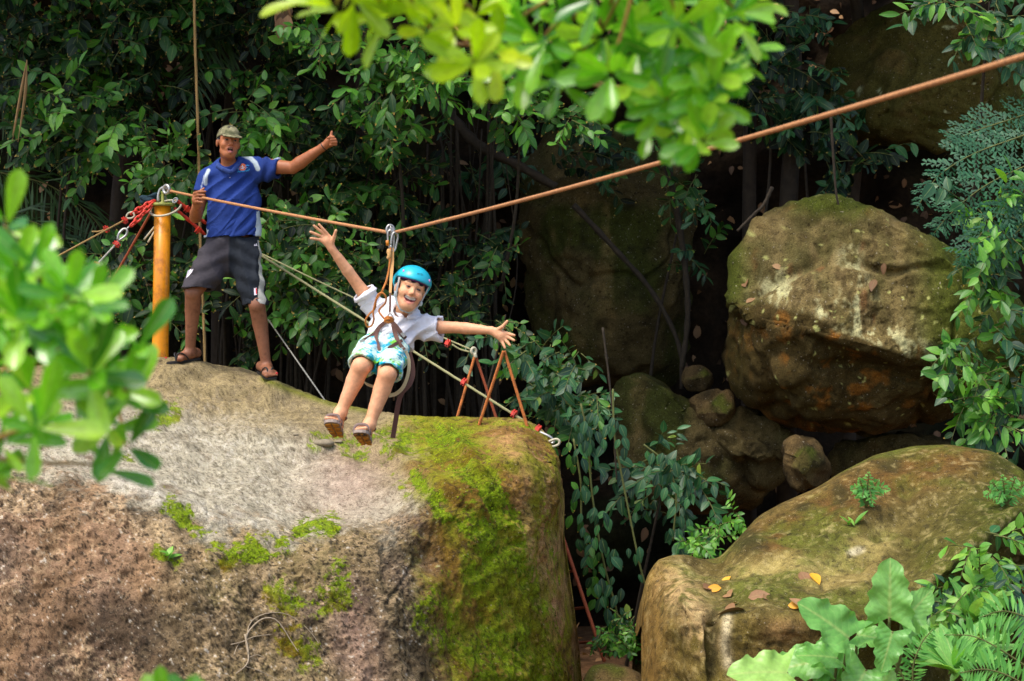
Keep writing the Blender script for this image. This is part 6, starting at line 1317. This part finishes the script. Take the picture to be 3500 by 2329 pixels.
fernthing('feathery_fern', 'large feathery blue-green fern hanging in from the right edge', 'fern', [Wl([(3620, 420), (3480, 470), (3320, 530), (3200, 610), (3130, 720)], 13.6), Wl([(3640, 520), (3500, 570), (3360, 640), (3250, 730), (3190, 800)], 13.5), Wl([(3640, 600), (3520, 650), (3400, 740), (3320, 850), (3270, 920)], 13.4), Wl([(3640, 690), (3540, 740), (3440, 830), (3380, 920)], 13.4), Wl([(3600, 360), (3450, 410), (3330, 450), (3220, 500)], 13.8)], M_fern, 20, .20, .026, 6, .3)
fernthing('palm_frond_plant', 'dark palm fronds hanging at the left edge behind the chains', 'palm', [Wl([(-160, 560), (0, 590), (180, 640), (330, 760), (400, 900)], 16.2), Wl([(-140, 250), (20, 300), (120, 420), (170, 560)], 16.3), Wl([(-160, 760), (20, 740), (180, 790), (260, 900)], 16.1)], M_palm, 46, .42, .022, 0, .9)
fernthing('palm_frond_plant', 'narrow dark palm frond hanging behind the tan rope', 'palm', [Wl([(760, 20), (700, 130), (660, 280), (640, 430)], 16.4), Wl([(780, 40), (745, 150), (720, 300)], 16.5)], M_palm, 46, .32, .02, 0, .5)
dp = thing('dry_palm_frond', 'dry straw-coloured palm strips hanging at the left edge', 'palm', W(60, 460, 15.2))
for i in range(9): x = rs.uniform(-8, 14); obj('strip', ribbon(spline([W(92 + x * .05, 205, 15.2), W(76 + x, 320, 15.2 + i * .01), W(52 + x * 1.3, 470 + rs.uniform(-40, 20), 15.2 + i * .01)], 10), np.interp(np.linspace(0, 1, 10), [0, .4, 1], [.003, .013, .003]), .002), M_drypalm, dp)
fernthing('fern', 'light green fern at the bottom right corner among the broad leaves', 'fern', [Wl([(3120, 2420), (3080, 2300), (3030, 2210), (3020, 2160)], 10.3), Wl([(3130, 2420), (3120, 2290), (3150, 2200), (3190, 2150)], 10.3), Wl([(3120, 2430), (3020, 2330), (2990, 2290)], 10.2)], M_fernlight, 26, .09, .016, 0, .1)
fernthing('feathery_fern', 'pale feathery fern in the lower right corner', 'fern', [Wl([(3640, 2380), (3480, 2260), (3340, 2180), (3230, 2170)], 9.9), Wl([(3660, 2250), (3560, 2140), (3440, 2090), (3350, 2110)], 10.0), Wl([(3640, 2460), (3500, 2340), (3380, 2290), (3280, 2300)], 9.8)], M_fernlight, 30, .16, .022, 0, .2)
fernthing('fern', 'small light fern on top of the lower boulder', 'fern', [[p + (0, 0, 0), p + np.array((dx * .5, -.05, .12)), p + np.array((dx, -.1, .12 + .06 * dz))] for p in [on_surface(bvh_low, 2960, 1735)[0]] for dx, dz in ((-.11, 0), (-.06, 1.2), (.0, 1.8), (.06, 1.0), (.13, 0), (.02, -1.5), (-.04, -.8))], M_fernlight, 12, .05, .016, 0, .25)
fernthing('fern', 'light fern tuft near the right end of the lower boulder', 'fern', [[p + (0, 0, 0), p + np.array((dx * .5, -.05, .10)), p + np.array((dx, -.1, .10 + .06 * dz))] for p in [on_surface(bvh_low, 3440, 1730)[0]] for dx, dz in ((-.16, -.5), (-.12, 1.0), (-.05, 1.6), (.03, 1.4), (.1, .8), (-.08, -1.2))], M_fernlight, 12, .06, .016, 0, .3)
LN = lambda m: leafmesh('lance_leaf', m, 'lance', 6, .14, .1, .2)
def tuft(name, label, cat, base, n, L, mat, lean=.5, lf=None, tilt=1.0):
    th = thing(name, label, cat, base); Ms = []
    for i in range(n):
        a = i * 2.4 + rs.uniform(-.3, .3); e = rs.uniform(.35, 1.2) * tilt; d = np.array((math.cos(a) * math.cos(e), math.sin(a) * math.cos(e), math.sin(e))); Ms.append(lmat(base + rs.normal(0, .01, 3), d, np.array((0, -.4, 1)) - d * .3, L * rs.uniform(.7, 1.15)))
    put_leaves(th, [(*(lf or LN(mat)), Ms)]); return th
tuft('seedling', 'tiny green seedling with few leaves on the middle of the lower boulder', 'seedling', on_surface(bvh_low, 2912, 1795)[0], 6, .10, M_lf_herb)
tuft('seedling', 'little bright sprout growing from the face of the big boulder', 'seedling', on_surface(bvh_boulder, 572, 1905)[0], 6, .075, M_lf_herb, lf=OV(M_lf_herb))
tuft('strap_leaf_plant', 'pale strap-leaved plant at the bottom right beside the ferns', 'plant', W(3260, 2290, 10.6), 16, .34, M_lf_broad)
tuft('strap_leaf_plant', 'second strap-leaved clump behind the broad leaves on the right', 'plant', W(3330, 2120, 11.2), 14, .26, M_lf_broad)
shrub('leafy_shrub', 'low pale green shrub against the undercut of the lower boulder', 'shrub', [(3330, 2090, 110, 60, 20), (3420, 2000, 90, 60, 12), (3250, 2120, 60, 50, 9), (3380, 1880, 70, 70, 6), (3430, 2160, 80, 50, 12)], 11.0, 11.6, .10, [M_lf_herb, Fr, Te], stems=1)
# broad-leaved aroids in front
BR = leafmesh('broad_leaf', M_lf_broad, 'heart', 22, .42, .10, .16, .08, 3)
ar = thing('broad_leaf_plant', 'broad-leaved plant with wavy yellow-edged leaves in the lower right foreground', 'plant', W(2900, 2480, 10.0))
for x, y, L, tip, nr, st in ((3040, 2110, .34, (.0, -.1, 1), (-.15, -.9, .35), 1), (2900, 2180, .36, (-.75, -.2, .62), (.1, -.85, .6), 1), (3080, 2130, .27, (.72, .1, .72), (.1, -.9, .25), 1), (3050, 2160, .24, (-.3, -.3, -.9), (.1, -.9, .45), 1), (2930, 2170, .22, (.95, -.2, -.1), (-.1, -.7, .8), 0), (2800, 2260, .32, (-.95, -.15, -.12), (0, -.75, .7), 1), (2690, 2300, .36, (-.95, -.3, .12), (.1, -.65, .8), 1), (2880, 2190, .30, (-.5, -.3, -.6), (.0, -.8, .6), 1), (2840, 2310, .30, (.25, -.3, -.8), (0, -.8, .6), 1), (2960, 2290, .28, (-.5, -.4, -.7), (.1, -.7, .7), 1), (3000, 2330, .26, (.5, -.4, -.4), (.1, -.7, .7), 1), (2860, 2250, .26, (-.9, -.3, .2), (.2, -.6, .8), 1)):
    p = W(x, y, 10.0 + rs.uniform(-.1, .15)); place('leaf', BR[1], lmat(p, tip, nr, L * .86), ar)
    obj('stalk', tube(spline([np.array((W(2900, 0, 10)[0] + (p[0] - W(2900, 0, 10)[0]) * .3, 10.15, p[2] - .75)), lerp(p, np.array((p[0], 10.15, p[2] - .4)), .6), p], 12), np.linspace(.012, .007, 12), 7), M_twig, ar)

# ------------------------------------------------------------------ fallen leaves
fl = OV(M_dead); fy = OV(M_yellowleaf)
def fallen(bvh, lst, me, cat_lab, group, ls):
    for x, y, where in lst:
        p, n = on_surface(bvh, x, y); a = rs.uniform(0, 6.28); u = unit(np.cross(n, (0, 1, .2))); v = np.cross(n, u); o = place('fallen_leaf', me, lmat(p + n * .012, u * math.cos(a) + v * math.sin(a), n + rs.normal(0, .25, 3), ls * rs.uniform(.7, 1.3)), None); tag(o, cat_lab + ' ' + where, 'leaf', group)
fallen(bvh_low, [(2500, 2045, 'at the left of the small leaf pile on the lower boulder'), (2525, 2062, 'in the middle of the small leaf pile on the lower boulder'), (2560, 2048, 'at the top of the small leaf pile on the lower boulder'), (2605, 2050, 'at the right end of the small leaf pile on the lower boulder'), (2515, 2085, 'at the front left of the leaf pile on the lower boulder'), (2550, 2090, 'at the front right of the leaf pile on the lower boulder'), (2750, 2065, 'just behind the broad leaf tip on the lower boulder'), (2772, 2095, 'half under the broad leaf on the lower boulder'), (2735, 1960, 'alone in the middle of the lower boulder slope'), (2400, 2015, 'alone near the left rim of the lower boulder')], fl[1], 'brown dead leaf', 'dead leaves on the lower boulder', .14)
fallen(bvh_low, [(2695, 2075, 'right of the brown leaf pile on the lower boulder'), (2500, 1975, 'farthest up on the left of the lower boulder'), (2465, 2015, 'between the left rim and the leaf pile of the lower boulder'), (2775, 1965, 'near the pale spot on the lower boulder')], fy[1], 'yellow fallen leaf', 'yellow leaves on the lower boulder', .095)
fallen(big_over[1], [(2550, 985, 'topmost of three at the left edge of the overhanging boulder'), (2552, 1040, 'middle of three at the left edge of the overhanging boulder'), (2552, 1115, 'lowest of three at the left edge of the overhanging boulder'), (2640, 910, 'at the upper left of the overhanging boulder face'), (2990, 960, 'beside the pale streak of the overhanging boulder'), (3025, 900, 'at the upper right of the overhanging boulder face')], fl[1], 'tan dead leaf', 'dead leaves on the overhanging boulder', .11)
# leaf litter on the slope and floor, past counting
lit = []
hb = BVHTree.FromPolygons([tuple(v) for v in SP.reshape(-1, 3)], gridmesh(SP)[1].tolist())
for _ in range(1700):
    x = rs.uniform(-7, 7); z = rs.uniform(.2, 6); h = hb.ray_cast(Vector((x, 5, z)), Vector((0, 1, 0)))
    if h[0] is not None: lit.append(lmat(np.array(h[0]) + (0, -.02, .01), rs.normal(0, 1, 3) + (0, 0, -.6), np.array(h[1]) * (1 if h[1][1] < 0 else -1) + rs.normal(0, .35, 3) + (0, 0, .5), .11 * rs.uniform(.6, 1.3)))
for _ in range(1500):
    x = rs.uniform(-1, 7); y = rs.uniform(9, 17); lit.append(lmat((x, y, .12 + .1 * rs.uniform()), rs.normal(0, 1, 3) * (1, 1, .2), (rs.normal(0, .3), rs.normal(0, .3), 1), .12 * rs.uniform(.6, 1.3)))
V, F, U = joined(fl[0], lit); lo_ = obj('leaf_litter', (V, F), M_dead, None, loc=(0, 17, 0), uv=U); tag(lo_, 'brown leaf litter scattered over the slope and the floor', 'leaf litter', kind='stuff')
hang = thing('dead_leaf_cluster', 'bunch of dry brown leaves hanging at the top left of the branch', 'dead leaves', W(960, 80, 15.2))
for i in range(9): place('leaf', fl[1], lmat(W(955 + rs.uniform(-25, 30), 20 + rs.uniform(-20, 40), 15.2 + rs.uniform(-.1, .1)), (rs.normal(0, .25), -.1, -1), (rs.normal(0, .6), -1, .2), .16), hang)
obj('twig', tube(spline([W(950, -60, 15.25), W(960, 0, 15.22), W(965, 60, 15.2)], 8), .006, 5), M_root, hang)

# ------------------------------------------------------------------ out-of-focus branches close to the camera
OB = lambda m: leafmesh('front_leaf', m, 'obovate', 10, .23, .14, .14, 0, 2)
def rosette(Ms, c, axis, n, L, flat=.35):
    axis = unit(axis); u = unit(np.cross(axis, (.3, .2, 1))); v = np.cross(axis, u); c = np.asarray(c)
    for i in range(n):
        a = i * 2.4 + rs.uniform(-.25, .25); t = .25 + .75 * (i / n); r = u * math.cos(a) + v * math.sin(a); d = unit(r * t + axis * (1 - t) * flat * 2.2 + axis * flat * .5 + rs.normal(0, .1, 3))
        Ms.append(lmat(c + d * .008 - axis * .012 * t * 3, d, axis * 1.0 - r * .2 + rs.normal(0, .15, 3), L * rs.uniform(.72, 1.15)))
def frontbranch(label, spec, trunkpts, d, mats, L):
    P = spline([W(x, y, d + dz) for x, y, dz in trunkpts], 40); th = thing('foreground_branch', label, 'branch', P[0]); obj('stem', tube(P, np.linspace(.010, .005, 40), 8), M_branch, th); sets = [(*OB(m), []) for m in mats]
    for s in spec:
        x, y, n = s[:3]; k = s[3] if len(s) > 3 else 0; dz = rs.uniform(-.28, .28); c = W(x, y, d + dz); j = int(np.argmin(((P - c) ** 2).sum(1))); b = P[max(j - 3, 0)]
        ax_ = unit((c - b) * (1, .4, 1) + np.array((rs.normal(0, .02), -.06, .05))); obj('twig', tube(spline([b, lerp(b, c, .5) + (0, .01, -.01), c - ax_ * .02], 10), np.linspace(.0055, .0032, 10), 6), M_branch, th)
        rosette(sets[k][2], c, ax_ * .7 + np.array((0, -.55, .45)), n, L * (s[4] if len(s) > 4 else 1))
    put_leaves(th, sets); return th
frontbranch('blurred bright green leafy branch in the left foreground', [(63, 930, 9), (125, 910, 7), (77, 1091, 10), (30, 1020, 9), (180, 1060, 9), (230, 1000, 8), (309, 1030, 8), (320, 1150, 7), (240, 1150, 8), (150, 1200, 9), (50, 1210, 9), (380, 1310, 7), (420, 1350, 6), (310, 1270, 8), (230, 1300, 8), (100, 1330, 8), (140, 1440, 8), (370, 1460, 7), (280, 1440, 7), (28, 1490, 8), (20, 760, 5), (-20, 1130, 9), (-20, 1380, 8), (-10, 1620, 5), (480, 1340, 4), (440, 1520, 4), (470, 1180, 4), (370, 1590, 3)],
            [(-420, 1650, .1), (-200, 1420, .05), (0, 1290, 5), (180, 1220, 5), (330, 1250, 5), (430, 1330, -.05)], 3.6, [M_lf_front], .098)
frontbranch('blurred lime green leaves hanging from the top edge', [(1040, -20, 6), (1120, 20, 8), (1230, 10, 7), (1330, 10, 8), (1290, 60, 6), (1440, 20, 7), (1460, 90, 6), (1620, 210, 9), (1560, 90, 7), (1700, 170, 7), (1540, -20, 7), (1640, 30, 7)], [(1250, -330, .1), (1350, -120, .05), (1500, 30, 5), (1580, 120, 5), (1640, 190, -.02)], 3.9, [M_lf_lime], .094)
frontbranch('blurred mid-green leafy branch hanging from the top centre over the rope', [(1765, 60, 10), (1835, 140, 10), (1775, 220, 9), (1935, 80, 10), (1975, 200, 10), (1905, 270, 10), (2055, 130, 10), (2095, 40, 10), (2085, 260, 10), (2175, 150, 11), (2205, 40, 10), (2265, 220, 11), (2325, 90, 11), (2415, 150, 11), (2475, 60, 10), (2445, 250, 11), (2535, 180, 10), (2535, 40, 9), (2345, 300, 10), (2275, 340, 12), (2375, 380, 12), (2305, 440, 12), (2435, 320, 10), (2225, 420, 10), (2395, 480, 9), (2175, 270, 8), (2595, -10, 9), (2015, -10, 9), (1875, -10, 9), (2315, -10, 9)],
            [(2225, -380, .1), (2235, -150, .05), (2255, 20, 7), (2285, 180, 7), (2315, 270, 7), (2325, 410, -.04)], 4.2, [M_lf_front], .096)
frontbranch('few blurred bright leaves poking up at the bottom edge', [(550, 2420, 7), (670, 2415, 7), (610, 2450, 6)], [(560, 2750, 0), (590, 2560, 0), (610, 2460, 0)], 3.7, [M_lf_front], .075)
